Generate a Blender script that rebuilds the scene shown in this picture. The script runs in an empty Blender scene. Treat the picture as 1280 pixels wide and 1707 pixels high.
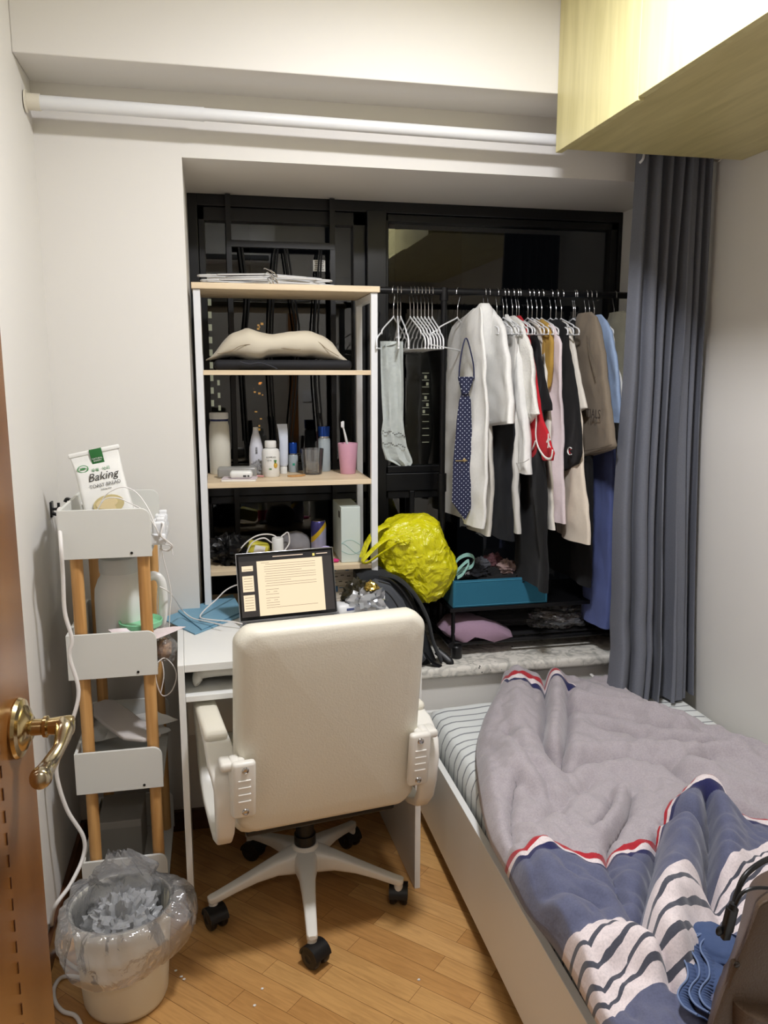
import bpy, bmesh, math, random
from mathutils import Vector, Matrix, noise
pi = math.pi
S = bpy.context.scene
COL = S.collection

# ---------------- camera ----------------
FPX = 1335.0; IW, IH = 1280.0, 1707.0
PITCH = math.radians(9.75); YAW = math.radians(12.0); CH = 1.5
CAMP = Vector((0, 0, CH))
FWD = Vector((math.sin(YAW)*math.cos(PITCH), math.cos(YAW)*math.cos(PITCH), -math.sin(PITCH)))
RGT = Vector((math.cos(YAW), -math.sin(YAW), 0)); UPV = RGT.cross(FWD)
cd = bpy.data.cameras.new('camera'); cam = bpy.data.objects.new('camera', cd); COL.objects.link(cam)
cd.sensor_fit = 'HORIZONTAL'; cd.sensor_width = 36; cd.lens = FPX/IW*36; cd.clip_start = 0.02; cd.clip_end = 500
cam.matrix_world = Matrix(((RGT.x, UPV.x, -FWD.x, 0), (RGT.y, UPV.y, -FWD.y, 0), (RGT.z, UPV.z, -FWD.z, CH), (0, 0, 0, 1)))
S.camera = cam

def P(px, py, x=None, y=None, z=None):
    """a point of the room seen at a photo pixel, on the given vertical / horizontal plane"""
    d = FWD + RGT*((px-IW/2)/FPX) - UPV*((py-IH/2)/FPX)
    if x is not None: t = x/d.x
    elif y is not None: t = y/d.y
    else: t = (z-CH)/d.z
    return CAMP + d*t

# ---------------- world, light, exposure ----------------
W = bpy.data.worlds.new('night'); S.world = W; W.use_nodes = True
W.node_tree.nodes['Background'].inputs[0].default_value = (0.010, 0.011, 0.014, 1)
W.node_tree.nodes['Background'].inputs[1].default_value = 0.12
S.view_settings.view_transform = 'Standard'; S.view_settings.look = 'None'
S.cycles.transparent_max_bounces = 24
S.view_settings.exposure = 0.12; S.view_settings.gamma = 1.0
LAMP = (0.57, 1.40, 2.60)
def area(name, loc, size, energy, color, spread=180, rot=(0, 0, 0)):
    l = bpy.data.lights.new(name, 'AREA'); l.shape = 'DISK'; l.size = size; l.energy = energy; l.color = color; l.spread = math.radians(spread)
    o = bpy.data.objects.new(name, l); o.location = loc; o.rotation_euler = rot; COL.objects.link(o); return o
area('room_light', (LAMP[0], LAMP[1], LAMP[2]-0.012), 0.24, 32, (0.985, 0.99, 1.04), 180)
area('hall_light', (0.3, -0.75, 2.50), 0.25, 8, (1.0, 0.98, 0.96))

# ---------------- helpers ----------------
def lin(c):
    return tuple(((v/255.)/12.92 if v/255. <= .04045 else ((v/255.+.055)/1.055)**2.4) for v in c) + (1,)
MATS = {}
def mat(name, rgb, rough=.5, metal=0, var=0, vscale=8, bump=0, bscale=60, sheen=0, trans=0, ior=1.45, alpha=1, emit=0, coat=0, sss=0):
    if name in MATS: return MATS[name]
    m = bpy.data.materials.new(name); m.use_nodes = True; nt = m.node_tree; b = nt.nodes['Principled BSDF']
    c = lin(rgb)
    b.inputs['Base Color'].default_value = c; b.inputs['Roughness'].default_value = rough; b.inputs['Metallic'].default_value = metal
    b.inputs['IOR'].default_value = ior; b.inputs['Alpha'].default_value = alpha
    b.inputs['Transmission Weight'].default_value = trans; b.inputs['Sheen Weight'].default_value = sheen
    b.inputs['Coat Weight'].default_value = coat; b.inputs['Subsurface Weight'].default_value = sss
    if sss: b.inputs['Subsurface Radius'].default_value = (.02, .015, .01)
    if emit: b.inputs['Emission Color'].default_value = c; b.inputs['Emission Strength'].default_value = emit
    tc = None
    if var or bump: tc = nt.nodes.new('ShaderNodeTexCoord')
    if var:
        n = nt.nodes.new('ShaderNodeTexNoise'); n.inputs['Scale'].default_value = vscale; n.inputs['Detail'].default_value = 4
        nt.links.new(tc.outputs['Object'], n.inputs['Vector'])
        r = nt.nodes.new('ShaderNodeMix'); r.data_type = 'RGBA'
        r.inputs['A'].default_value = tuple(v*(1-var) for v in c[:3])+(1,); r.inputs['B'].default_value = tuple(min(1, v*(1+var)) for v in c[:3])+(1,)
        nt.links.new(n.outputs['Fac'], r.inputs['Factor']); nt.links.new(r.outputs['Result'], b.inputs['Base Color'])
    if bump:
        n = nt.nodes.new('ShaderNodeTexNoise'); n.inputs['Scale'].default_value = bscale; n.inputs['Detail'].default_value = 5
        nt.links.new(tc.outputs['Object'], n.inputs['Vector'])
        bp = nt.nodes.new('ShaderNodeBump'); bp.inputs['Strength'].default_value = bump; bp.inputs['Distance'].default_value = .002
        nt.links.new(n.outputs['Fac'], bp.inputs['Height']); nt.links.new(bp.outputs['Normal'], b.inputs['Normal'])
    MATS[name] = m; return m
def nodemat(name):
    m = bpy.data.materials.new(name); m.use_nodes = True; nt = m.node_tree
    return m, nt, nt.nodes['Principled BSDF'], (lambda t: nt.nodes.new('ShaderNode'+t)), nt.links.new

def frame_of(d):
    d = Vector(d).normalized(); a = Vector((0, 0, 1)) if abs(d.z) < .9 else Vector((1, 0, 0))
    u = d.cross(a).normalized(); return u, d.cross(u)
def smooth_path(pts, k=6):
    pts = [Vector(p) for p in pts]
    if len(pts) < 3: return pts
    out = []
    for i in range(len(pts)-1):
        p0 = pts[max(i-1, 0)]; p1 = pts[i]; p2 = pts[i+1]; p3 = pts[min(i+2, len(pts)-1)]
        for j in range(k):
            t = j/k
            out.append(.5*((2*p1)+(p2-p0)*t+(2*p0-5*p1+4*p2-p3)*t*t+(3*p1-p0-3*p2+p3)*t**3))
    out.append(pts[-1]); return out
def interp(tab, t):
    """piecewise linear lookup, tab = [(t, v), ...] ascending"""
    if t <= tab[0][0]: return tab[0][1]
    for (a, va), (b, vb) in zip(tab, tab[1:]):
        if t <= b: return va+(vb-va)*(t-a)/(b-a if b != a else 1)
    return tab[-1][1]
class MB:
    def __init__(s): s.v = []; s.f = []; s.uv = None
    def add(s, vs, fs, M=None):
        n = len(s.v); s.v += [(M @ Vector(v)) if M else Vector(v) for v in vs]; s.f += [tuple(i+n for i in f) for f in fs]; return s
    def box(s, c, d, r=0, M=None, rot=None):
        """axis box, centre c, size d, optional edge rounding r"""
        x, y, z = (q/2 for q in d)
        R = Matrix.Translation(c) @ (rot.to_4x4() if rot else Matrix.Identity(4))
        if M: R = M @ R
        if r <= 0:
            vs = [(i*x, j*y, k*z) for i in (-1, 1) for j in (-1, 1) for k in (-1, 1)]
            s.add(vs, [(0, 1, 3, 2), (4, 6, 7, 5), (0, 4, 5, 1), (2, 3, 7, 6), (0, 2, 6, 4), (1, 5, 7, 3)], R); return s
        r = min(r, x*.999, y*.999, z*.999)
        bm = bmesh.new(); bmesh.ops.create_cube(bm, size=1)
        for v in bm.verts: v.co = Vector((v.co.x*2*x, v.co.y*2*y, v.co.z*2*z))
        bmesh.ops.bevel(bm, geom=list(bm.edges), offset=r, segments=3, profile=.5, affect='EDGES')
        bm.verts.ensure_lookup_table(); bm.verts.index_update()
        s.add([v.co.copy() for v in bm.verts], [[v.index for v in f.verts] for f in bm.faces], R); bm.free(); return s
    def b2(s, a, b, r=0):
        return s.box([(p+q)/2 for p, q in zip(a, b)], [abs(q-p) for p, q in zip(a, b)], r)
    def loft(s, rings, cap0=True, cap1=True, closed=True, M=None):
        n = len(rings[0]); vs = [p for r in rings for p in r]; fs = []
        for i in range(len(rings)-1):
            for j in range(n if closed else n-1):
                k = (j+1) % n; fs.append((i*n+j, i*n+k, (i+1)*n+k, (i+1)*n+j))
        if closed and cap0: fs.append(tuple(range(n-1, -1, -1)))
        if closed and cap1: fs.append(tuple((len(rings)-1)*n+j for j in range(n)))
        return s.add(vs, fs, M)
    def tube(s, pts, r, n=8, sm=True, k=6, flat=1.0):
        pts = smooth_path(pts, k) if sm else [Vector(p) for p in pts]
        rr = r if callable(r) else (lambda t: r)
        L = len(pts); rings = []; u = None
        for i, p in enumerate(pts):
            d = (pts[min(i+1, L-1)]-pts[max(i-1, 0)]).normalized()
            if u is None: u, w = frame_of(d)
            else:
                u = (u-d*u.dot(d)); u = u.normalized() if u.length > 1e-6 else frame_of(d)[0]
            w = d.cross(u); R = rr(i/(L-1))
            rings.append([p+u*(R*math.cos(2*pi*j/n))+w*(R*flat*math.sin(2*pi*j/n)) for j in range(n)])
        return s.loft(rings)
    def cyl(s, a, b, r, n=20, r2=None):
        a = Vector(a); b = Vector(b); u, w = frame_of(b-a); r2 = r if r2 is None else r2
        return s.loft([[a+u*(r*math.cos(2*pi*j/n))+w*(r*math.sin(2*pi*j/n)) for j in range(n)], [b+u*(r2*math.cos(2*pi*j/n))+w*(r2*math.sin(2*pi*j/n)) for j in range(n)]])
    def lathe(s, prof, n=28, c=(0, 0, 0), M=None, sx=1, sy=1, cap0=True, cap1=True):
        c = Vector(c)
        return s.loft([[c+Vector((r*sx*math.cos(2*pi*j/n), r*sy*math.sin(2*pi*j/n), z)) for j in range(n)] for r, z in prof], cap0, cap1, M=M)
    def prism(s, poly, h, M=None):
        """2D outline in XY extruded along Z by h"""
        n = len(poly); vs = [(x, y, 0) for x, y in poly]+[(x, y, h) for x, y in poly]
        return s.add(vs, [tuple(range(n-1, -1, -1)), tuple(range(n, 2*n))]+[(i, (i+1) % n, n+(i+1) % n, n+i) for i in range(n)], M)
    def sheet(s, fn, nu, nv, thick=0.0015, uv=False):
        """fn(u,v)->point, 0..1; closed thin cloth of real thickness"""
        g = [[Vector(fn(i/nu, j/nv)) for j in range(nv+1)] for i in range(nu+1)]
        nrm = [[None]*(nv+1) for _ in range(nu+1)]
        for i in range(nu+1):
            for j in range(nv+1):
                a = g[min(i+1, nu)][j]-g[max(i-1, 0)][j]; b = g[i][min(j+1, nv)]-g[i][max(j-1, 0)]
                q = a.cross(b); nrm[i][j] = q.normalized() if q.length > 1e-12 else Vector((0, 0, 1))
        w = nv+1; N = (nu+1)*w; base = len(s.v)
        s.v += [g[i][j] for i in range(nu+1) for j in range(w)]+[g[i][j]-nrm[i][j]*thick for i in range(nu+1) for j in range(w)]
        F = []
        for i in range(nu):
            for j in range(nv):
                a = i*w+j; F.append((a, a+w, a+w+1, a+1)); F.append((N+a, N+a+1, N+a+w+1, N+a+w))
        for i in range(nu):
            a = i*w; F.append((a, N+a, N+a+w, a+w)); a = i*w+nv; F.append((a, a+w, N+a+w, N+a))
        for j in range(nv):
            F.append((j, j+1, N+j+1, N+j)); a = nu*w+j; F.append((a, N+a, N+a+1, a+1))
        s.f += [tuple(q+base for q in f) for f in F]
        if uv:
            s.uv = (s.uv or [None]*base)+[(i/nu, j/nv) for _ in (0, 1) for i in range(nu+1) for j in range(w)]
        return s
    def sphere(s, c, r, n=16, m=10, sc=(1, 1, 1)):
        c = Vector(c)
        return s.loft([[c+Vector((sc[0]*r*math.sin(pi*i/m)*math.cos(2*pi*j/n), sc[1]*r*math.sin(pi*i/m)*math.sin(2*pi*j/n), -sc[2]*r*math.cos(pi*i/m))) for j in range(n)] for i in range(1, m)])
    def blob(s, c, size, seed=0, n=40, m=24, amp=.25, freq=2.2, ridge=0, flat=.15, power=1.0):
        """crumpled soft lump, flattened underneath"""
        c = Vector(c); rings = []
        for i in range(1, m):
            ph = pi*i/m; ring = []
            for j in range(n):
                th = 2*pi*j/n; d = Vector((math.sin(ph)*math.cos(th), math.sin(ph)*math.sin(th), -math.cos(ph)))
                q = d*freq+Vector((seed*7.1, seed*3.3, seed))
                k = 1+amp*noise.fractal(q, 1.0, 2.0, 3)
                if ridge:
                    k += ridge*(0.35-abs(noise.noise(q*1.9+Vector((9, 2, 4)))))+ridge*.6*(0.3-abs(noise.noise(q*4.1)))
                sgn = lambda v: math.copysign(abs(v)**power, v)
                p = Vector((sgn(d.x)*size[0], sgn(d.y)*size[1], sgn(d.z)*size[2]))*k
                if p.z < -size[2]*(1-flat): p.z = -size[2]*(1-flat)
                ring.append(c+p)
            rings.append(ring)
        return s.loft(rings)
def build(name, mb, m, parent=None, smooth=True, world=False, bevel=0, sub=0, angle=40):
    me = bpy.data.meshes.new(name); me.from_pydata([tuple(v) for v in mb.v], [], mb.f)
    if mb.uv:
        ul = me.uv_layers.new(name='UV')
        for l in me.loops: ul.data[l.index].uv = mb.uv[l.vertex_index]
    bm = bmesh.new(); bm.from_mesh(me); bmesh.ops.recalc_face_normals(bm, faces=bm.faces); bm.to_mesh(me); bm.free()
    o = bpy.data.objects.new(name, me); COL.objects.link(o)
    for q in (m if isinstance(m, (list, tuple)) else [m]): me.materials.append(q)
    if smooth:
        for p in me.polygons: p.use_smooth = True
        me.set_sharp_from_angle(angle=math.radians(angle))
    if parent:
        o.parent = parent
        if world: o.matrix_parent_inverse = wm(parent).inverted()
    if bevel:
        b = o.modifiers.new('b', 'BEVEL'); b.width = bevel; b.segments = 2; b.limit_method = 'ANGLE'
        if smooth: b.harden_normals = False
    if sub:
        b = o.modifiers.new('s', 'SUBSURF'); b.levels = sub; b.render_levels = sub
    return o
def wm(o):
    M = Matrix.Translation(o.location) @ o.rotation_euler.to_matrix().to_4x4()
    return (wm(o.parent) @ o.matrix_parent_inverse @ M) if o.parent else M
def tag(o, label, cat, group=None, kind=None):
    o['label'] = label; o['category'] = cat
    if group: o['group'] = group
    if kind: o['kind'] = kind
    return o
def thing(name, label, cat, loc=(0, 0, 0), rz=0, group=None, rot=None):
    o = bpy.data.objects.new(name, None); COL.objects.link(o); o.empty_display_size = .05
    o.location = loc; o.rotation_euler = rot if rot else (0, 0, rz)
    return tag(o, label, cat, group)
def struct(o, label, cat):
    o['kind'] = 'structure'; o['label'] = label; o['category'] = cat; return o
def copy_tree(o, loc=None, rot=None, label=None, parent=None):
    c = o.copy(); COL.objects.link(c)
    if parent: c.parent = parent
    for ch in o.children: copy_tree(ch, parent=c)
    if loc is not None: c.location = loc
    if rot is not None: c.rotation_euler = rot
    if label: c['label'] = label
    return c
def text(name, s, size, m, M, parent=None, world=True, align='CENTER', ext=.0002, shear=0, sx=1.0):
    cu = bpy.data.curves.new(name, 'FONT'); cu.body = s; cu.size = size; cu.align_x = align; cu.align_y = 'CENTER'; cu.extrude = ext; cu.shear = shear; cu.resolution_u = 3
    t = bpy.data.objects.new('tmp', cu); me = bpy.data.meshes.new_from_object(t); bpy.data.objects.remove(t)
    me.transform(M @ Matrix.Diagonal((sx, 1, 1, 1))); o = bpy.data.objects.new(name, me); COL.objects.link(o); me.materials.clear(); me.materials.append(m)
    if parent:
        o.parent = parent
        if world: o.matrix_parent_inverse = wm(parent).inverted()
    return o
def facing(c, right, up):
    """matrix whose X runs along right and Y along up, at c"""
    r = Vector(right).normalized(); u = Vector(up); u = (u-r*u.dot(r)).normalized(); n = r.cross(u)
    return Matrix(((r.x, u.x, n.x, c[0]), (r.y, u.y, n.y, c[1]), (r.z, u.z, n.z, c[2]), (0, 0, 0, 1)))
Rz = lambda a: Matrix.Rotation(a, 4, 'Z')
Rx = lambda a: Matrix.Rotation(a, 4, 'X')
Ry = lambda a: Matrix.Rotation(a, 4, 'Y')
T = Matrix.Translation

# ---------------- materials ----------------
def wall_mat(name, rgb):
    return mat(name, rgb, rough=.75, var=.015, vscale=1.5, bump=.12, bscale=45)
M_WALL = wall_mat('wall_paint', (225, 222, 216)); M_CEIL = wall_mat('ceiling_paint', (230, 228, 223))
M_BLACKF = mat('black_window_frame', (15, 16, 18), rough=.35, bump=.1, bscale=30)
M_WHITE = mat('white_laminate', (232, 232, 228), rough=.35, bump=.03, bscale=80)
M_WMET = mat('white_metal', (226, 227, 228), rough=.35)
M_CREAM = mat('cream_leatherette', (225, 220, 204), rough=.42, bump=.25, bscale=220)
M_CREAMP = mat('white_plastic', (226, 223, 214), rough=.35)
M_BLKP = mat('black_plastic', (20, 20, 21), rough=.38)
M_BLKM = mat('black_metal', (13, 13, 15), rough=.4, metal=.2)
M_CHROME = mat('chrome', (200, 200, 200), rough=.2, metal=1)
M_BRASS = mat('brass', (192, 172, 126), rough=.2, metal=1)
def wood(name, c1, c2, axis=2, scale=1.0, rough=.45, stretch=14):
    m, nt, b, N, L = nodemat(name)
    tc = N('TexCoord'); mp = N('Mapping'); sc = [stretch*scale]*3; sc[axis] = 1.0*scale
    mp.inputs['Scale'].default_value = sc
    n = N('TexNoise'); n.inputs['Scale'].default_value = 3.0; n.inputs['Detail'].default_value = 6; n.inputs['Distortion'].default_value = .6
    r = N('ValToRGB'); r.color_ramp.elements[0].position = .35; r.color_ramp.elements[1].position = .68
    r.color_ramp.elements[0].color = lin(c1); r.color_ramp.elements[1].color = lin(c2)
    L(tc.outputs['Object'], mp.inputs['Vector']); L(mp.outputs['Vector'], n.inputs['Vector']); L(n.outputs['Fac'], r.inputs['Fac']); L(r.outputs['Color'], b.inputs['Base Color'])
    b.inputs['Roughness'].default_value = rough; return m
M_OAK = wood('pale_oak_board', (214, 192, 158), (232, 212, 180), axis=0)
M_LEGW = wood('trolley_leg_wood', (186, 136, 78), (222, 172, 108), axis=2)
M_CAB = wood('birch_laminate', (208, 198, 142), (224, 214, 160), axis=2, rough=.4, stretch=10)
M_DOOR = wood('varnished_door_wood', (116, 72, 32), (138, 90, 43), axis=2, rough=.25, stretch=5)
M_BASEB = wood('dark_baseboard_wood', (66, 38, 20), (92, 54, 28), axis=0, rough=.35)
def floor_mat():
    m, nt, b, N, L = nodemat('parquet')
    tc = N('TexCoord'); mp = N('Mapping'); mp.inputs['Rotation'].default_value = (0, 0, math.radians(45)); mp.inputs['Location'].default_value = (.03, .02, 0)
    br = N('TexBrick'); br.inputs['Scale'].default_value = 1; br.inputs['Brick Width'].default_value = .36; br.inputs['Row Height'].default_value = .062
    br.inputs['Mortar Size'].default_value = .0006; br.inputs['Color1'].default_value = (0, 0, 0, 1); br.inputs['Color2'].default_value = (1, 1, 1, 1); br.offset = .37; br.inputs['Bias'].default_value = 0
    L(tc.outputs['Object'], mp.inputs['Vector']); L(mp.outputs['Vector'], br.inputs['Vector'])
    r = N('ValToRGB'); e = r.color_ramp.elements; e[0].color = lin((176, 126, 70)); e[1].color = lin((212, 166, 106))
    for p_, c_ in ((.3, (196, 148, 90)), (.6, (204, 158, 98)), (.8, (188, 138, 80))):
        q = e.new(p_); q.color = lin(c_)
    L(br.outputs['Color'], r.inputs['Fac'])
    mp2 = N('Mapping'); mp2.inputs['Scale'].default_value = (1.6, 16, 1); L(mp.outputs['Vector'], mp2.inputs['Vector'])
    n = N('TexNoise'); n.inputs['Scale'].default_value = 5; n.inputs['Detail'].default_value = 6; n.inputs['Distortion'].default_value = 1.2; L(mp2.outputs['Vector'], n.inputs['Vector'])
    mx = N('Mix'); mx.data_type = 'RGBA'; mx.blend_type = 'MULTIPLY'; mx.inputs['Factor'].default_value = .55
    r2 = N('ValToRGB'); r2.color_ramp.elements[0].color = (.55, .5, .45, 1); r2.color_ramp.elements[0].position = .25; r2.color_ramp.elements[1].position = .6
    L(n.outputs['Fac'], r2.inputs['Fac']); L(r.outputs['Color'], mx.inputs['A']); L(r2.outputs['Color'], mx.inputs['B'])
    mo = N('Mix'); mo.data_type = 'RGBA'; mo.inputs['B'].default_value = lin((112, 72, 36)); L(br.outputs['Fac'], mo.inputs['Factor']); L(mx.outputs['Result'], mo.inputs['A'])
    L(mo.outputs['Result'], b.inputs['Base Color']); b.inputs['Roughness'].default_value = .3
    return m
def marble_mat():
    m, nt, b, N, L = nodemat('speckled_marble')
    tc = N('TexCoord'); n = N('TexNoise'); n.inputs['Scale'].default_value = 22; n.inputs['Detail'].default_value = 8; n.inputs['Distortion'].default_value = 1.5
    L(tc.outputs['Object'], n.inputs['Vector'])
    r = N('ValToRGB'); e = r.color_ramp.elements; e[0].position = .36; e[0].color = lin((176, 174, 166)); e[1].position = .55; e[1].color = lin((226, 222, 212)); L(n.outputs['Fac'], r.inputs['Fac'])
    v = N('TexVoronoi'); v.inputs['Scale'].default_value = 60; L(tc.outputs['Object'], v.inputs['Vector'])
    n2 = N('TexNoise'); n2.inputs['Scale'].default_value = 14; L(tc.outputs['Object'], n2.inputs['Vector'])
    cmb = N('Math'); cmb.operation = 'ADD'; L(v.outputs['Distance'], cmb.inputs[0]); L(n2.outputs['Fac'], cmb.inputs[1])
    lt = N('Math'); lt.operation = 'LESS_THAN'; lt.inputs[1].default_value = .50; L(cmb.outputs[0], lt.inputs[0])
    mx = N('Mix'); mx.data_type = 'RGBA'; mx.inputs['B'].default_value = lin((66, 66, 62)); L(lt.outputs[0], mx.inputs['Factor']); L(r.outputs['Color'], mx.inputs['A'])
    L(mx.outputs['Result'], b.inputs['Base Color']); b.inputs['Roughness'].default_value = .25; return m
def glass_pane():
    m, nt, b, N, L = nodemat('window_glass')
    nt.nodes.remove(b); out = nt.nodes['Material Output']
    tr = N('BsdfTransparent'); tr.inputs[0].default_value = (.93, .95, .94, 1); gl = N('BsdfGlossy'); gl.inputs['Roughness'].default_value = 0.0
    fr = N('Fresnel'); fr.inputs[0].default_value = 1.52; ml = N('Math'); ml.operation = 'MULTIPLY'; ml.inputs[1].default_value = 1.25; ml.use_clamp = True
    mx = N('MixShader'); L(fr.outputs[0], ml.inputs[0]); L(ml.outputs[0], mx.inputs[0]); L(tr.outputs[0], mx.inputs[1]); L(gl.outputs[0], mx.inputs[2]); L(mx.outputs[0], out.inputs[0]); return m
M_GLASSP = glass_pane()
def clear_film(name, tint=(.95, .96, .97), rough=.08, k=2.2, op=.10, oc=(230, 232, 235), bumpk=.6, bsc=30):
    """thin clear plastic film: mostly transparent, glossy glints, a little milky"""
    m, nt, b, N, L = nodemat(name); nt.nodes.remove(b); out = nt.nodes['Material Output']
    tr = N('BsdfTransparent'); tr.inputs[0].default_value = tint+(1,); gl = N('BsdfGlossy'); gl.inputs['Roughness'].default_value = rough
    df = N('BsdfDiffuse'); df.inputs[0].default_value = lin(oc); m0 = N('MixShader'); m0.inputs[0].default_value = op; L(tr.outputs[0], m0.inputs[1]); L(df.outputs[0], m0.inputs[2])
    fr = N('Fresnel'); fr.inputs[0].default_value = 1.5; ml = N('Math'); ml.operation = 'MULTIPLY'; ml.inputs[1].default_value = k; ml.use_clamp = True
    tc = N('TexCoord'); n = N('TexNoise'); n.inputs['Scale'].default_value = bsc; n.inputs['Detail'].default_value = 3; n.inputs['Distortion'].default_value = 1.5; bp = N('Bump'); bp.inputs['Strength'].default_value = bumpk; bp.inputs['Distance'].default_value = .02
    L(tc.outputs['Object'], n.inputs['Vector']); L(n.outputs['Fac'], bp.inputs['Height']); L(bp.outputs['Normal'], gl.inputs['Normal']); L(bp.outputs['Normal'], fr.inputs['Normal'])
    mx = N('MixShader'); L(fr.outputs[0], ml.inputs[0]); L(ml.outputs[0], mx.inputs[0]); L(m0.outputs[0], mx.inputs[1]); L(gl.outputs[0], mx.inputs[2]); L(mx.outputs[0], out.inputs[0]); return m
M_FILM = clear_film('clear_plastic_film', tint=(.99, .99, .99), k=.75, op=.13, rough=.12, bumpk=.35, bsc=18)
M_GLASS = clear_film('clear_glass', tint=(.96, .97, .97), rough=.03, k=2.0, op=.05, bumpk=0)
def fabric(name, rgb, rough=.9, var=.06, weave=900, bump=.3, sheen=.06, vscale=120):
    return mat(name, rgb, rough=rough, var=var, vscale=vscale, bump=bump, bscale=weave, sheen=sheen)

# ================= the room =================
X0, X1, YB, YF, ZC = -0.465, 1.63, 2.55, 0.10, 2.65
fl = MB(); fl.b2((-1.2, -1.6, -.05), (2.0, 3.1, 0)); struct(build('floor', fl, floor_mat(), smooth=False), 'honey parquet floor laid diagonally', 'floor')
c = MB(); c.b2((-.6, YF-.12, ZC), (1.8, 3.1, ZC+.05)); struct(build('ceiling', c, M_CEIL, smooth=False), 'white painted ceiling above the room', 'ceiling')
c = MB(); c.b2((-1.2, -1.6, ZC), (2.0, YF-.12, ZC+.05)); struct(build('ceiling', c, M_CEIL, smooth=False), 'white ceiling of the passage outside the room', 'ceiling')
w = MB(); w.b2((X0-.1, YF, 0), (X0, 3.1, ZC)); struct(build('wall_left', w, M_WALL, smooth=False), 'off-white wall on the left beside the open door', 'wall')
w = MB(); w.b2((X1, YF, 0), (X1+.1, 3.1, ZC)); struct(build('wall_right', w, M_WALL, smooth=False), 'off-white wall along the right side of the bed', 'wall')
w = MB(); w.b2((X0, YB, 0), (-.062, 3.10, ZC)); w.b2((1.60, YB, 0), (X1, 3.10, ZC)); w.b2((-.062, YB, 2.125), (1.60, 3.10, ZC)); w.b2((-.062, YB, 0), (1.60, 3.10, .458))
struct(build('wall_back', w, M_WALL, smooth=False), 'off-white back wall around the deep window recess', 'wall')
w = MB(); w.b2((X0, YF-.12, 0), (-.32, YF, ZC)); w.b2((.56, YF-.12, 0), (X1, YF, ZC)); w.b2((-.32, YF-.12, 2.08), (.56, YF, ZC))
struct(build('wall_front', w, M_WALL, smooth=False), 'white wall around the doorway to the passage', 'wall')
w = MB(); w.b2((-1.2, -1.6, 0), (2.0, -1.5, ZC)); w.b2((-1.3, -1.6, 0), (-1.2, YF-.12, ZC)); w.b2((2.0, -1.6, 0), (2.1, YF-.12, ZC)); w.b2((-1.2, YF-.121, 0), (X0, YF-.1, ZC)); w.b2((X1, YF-.121, 0), (2.0, YF-.1, ZC))
struct(build('wall_passage', w, M_WALL, smooth=False), 'white walls of the passage outside the doorway', 'wall')
w = MB(); w.b2((X0, 2.342, 2.304), (X1, YB+.01, ZC)); struct(build('trim_1', w, M_WALL, smooth=False, bevel=.003), 'white boxed beam across the top of the back wall', 'beam')
w = MB(); w.box((.77, 2.785, .486), (1.662, .53, .038), .012)
struct(build('trim_2', w, marble_mat()), 'grey speckled marble window sill', 'window sill')
w = MB(); w.b2((X0, YB-.014, 0), (-.0, YB, .072)); w.b2((0, YB-.014, 0), (.62, YB, .072)); struct(build('baseboard_back', w, M_BASEB, smooth=False, bevel=.002), 'dark wooden baseboard under the back wall', 'baseboard')
w = MB(); w.b2((X0, YF, 0), (X0+.014, YB-.014, .072)); struct(build('baseboard_left', w, wood('dark_baseboard_wood_side', (66, 38, 20), (92, 54, 28), axis=1, rough=.35), smooth=False, bevel=.002), 'dark wooden baseboard along the left wall', 'baseboard')
# door casing round the doorway
w = MB(); w.b2((-.385, YF, 0), (-.32, YF+.02, 2.145)); w.b2((.56, YF, 0), (.625, YF+.02, 2.145)); w.b2((-.385, YF, 2.08), (.625, YF+.02, 2.145))
struct(build('trim_3', w, M_DOOR, smooth=False, bevel=.004), 'varnished wooden casing around the doorway', 'door casing')

# ---- window ----
win = thing('window_1', 'black metal framed window filling the deep recess', 'window', (.77, 3.05, .5)); win['kind'] = 'structure'
f = MB(); y0, y1 = 3.02, 3.09
def fb(xa, za, xb, zb, ya=y0, yb=y1): f.b2((xa, ya, za), (xb, yb, zb))
fb(-.062, .49, -.028, 2.125); fb(1.585, .49, 1.60, 2.125); fb(-.03, 2.085, 1.59, 2.125); fb(-.03, .49, 1.59, .53)
fb(.575, .52, .648, 2.09, 3.0)
fb(-.03, 1.05, 1.59, 1.12)
for (xa, xb, za, zb, t) in ((-.028, .575, 1.12, 2.085, .048), (-.028, .575, .53, 1.05, .03), (.648, 1.585, 1.12, 2.085, .028), (.648, 1.585, .53, 1.05, .03)):
    fb(xa, za, xa+t*.5, zb, 3.03, 3.08); fb(xb-t, za, xb, zb, 3.03, 3.08); fb(xa, zb-t, xb, zb, 3.03, 3.08); fb(xa, za, xb, za+t, 3.03, 3.08)
fb(.745, .53, .765, 1.05)
build('window_frame', f, M_BLACKF, win, world=True, smooth=False, bevel=.003)
for (xa, xb, za, zb) in ((-.01, .53, 1.16, 2.05), (-.01, .55, .55, 1.03), (.66, 1.56, 1.14, 2.065), (.66, .75, .55, 1.03), (.76, 1.56, .55, 1.03)):
    g = MB(); g.b2((xa, 3.055, za), (xb, 3.058, zb)); o = build('pane', g, M_GLASSP, win, world=True, smooth=False)
g = MB(); 
for xx in (.077, .445): g.b2((xx-.009, 2.985, .495), (xx+.009, 3.005, 2.12))
for zz in (1.955,): g.b2((.07, 2.983, zz-.011), (.45, 3.003, zz+.011))
def gb(pts): g.tube([P(a, b, y=2.99) for a, b in pts], .0038, 6, sm=False)
for xo in (0, 5.5):
    gb([(398+xo, 412), (410+xo, 500), (400+xo, 610), (408+xo, 740)])
    gb([(458+xo, 412), (450+xo, 500), (447+xo, 610), (455+xo, 740)])
    gb([(474+xo*.8, 412), (493+xo, 545), (490+xo, 640), (481+xo, 740)])
    gb([(533+xo*.6, 412), (524+xo, 545), (526+xo, 640), (534+xo, 740)])
build('grille', g, M_BLACKF, win, world=True, smooth=False)
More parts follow.
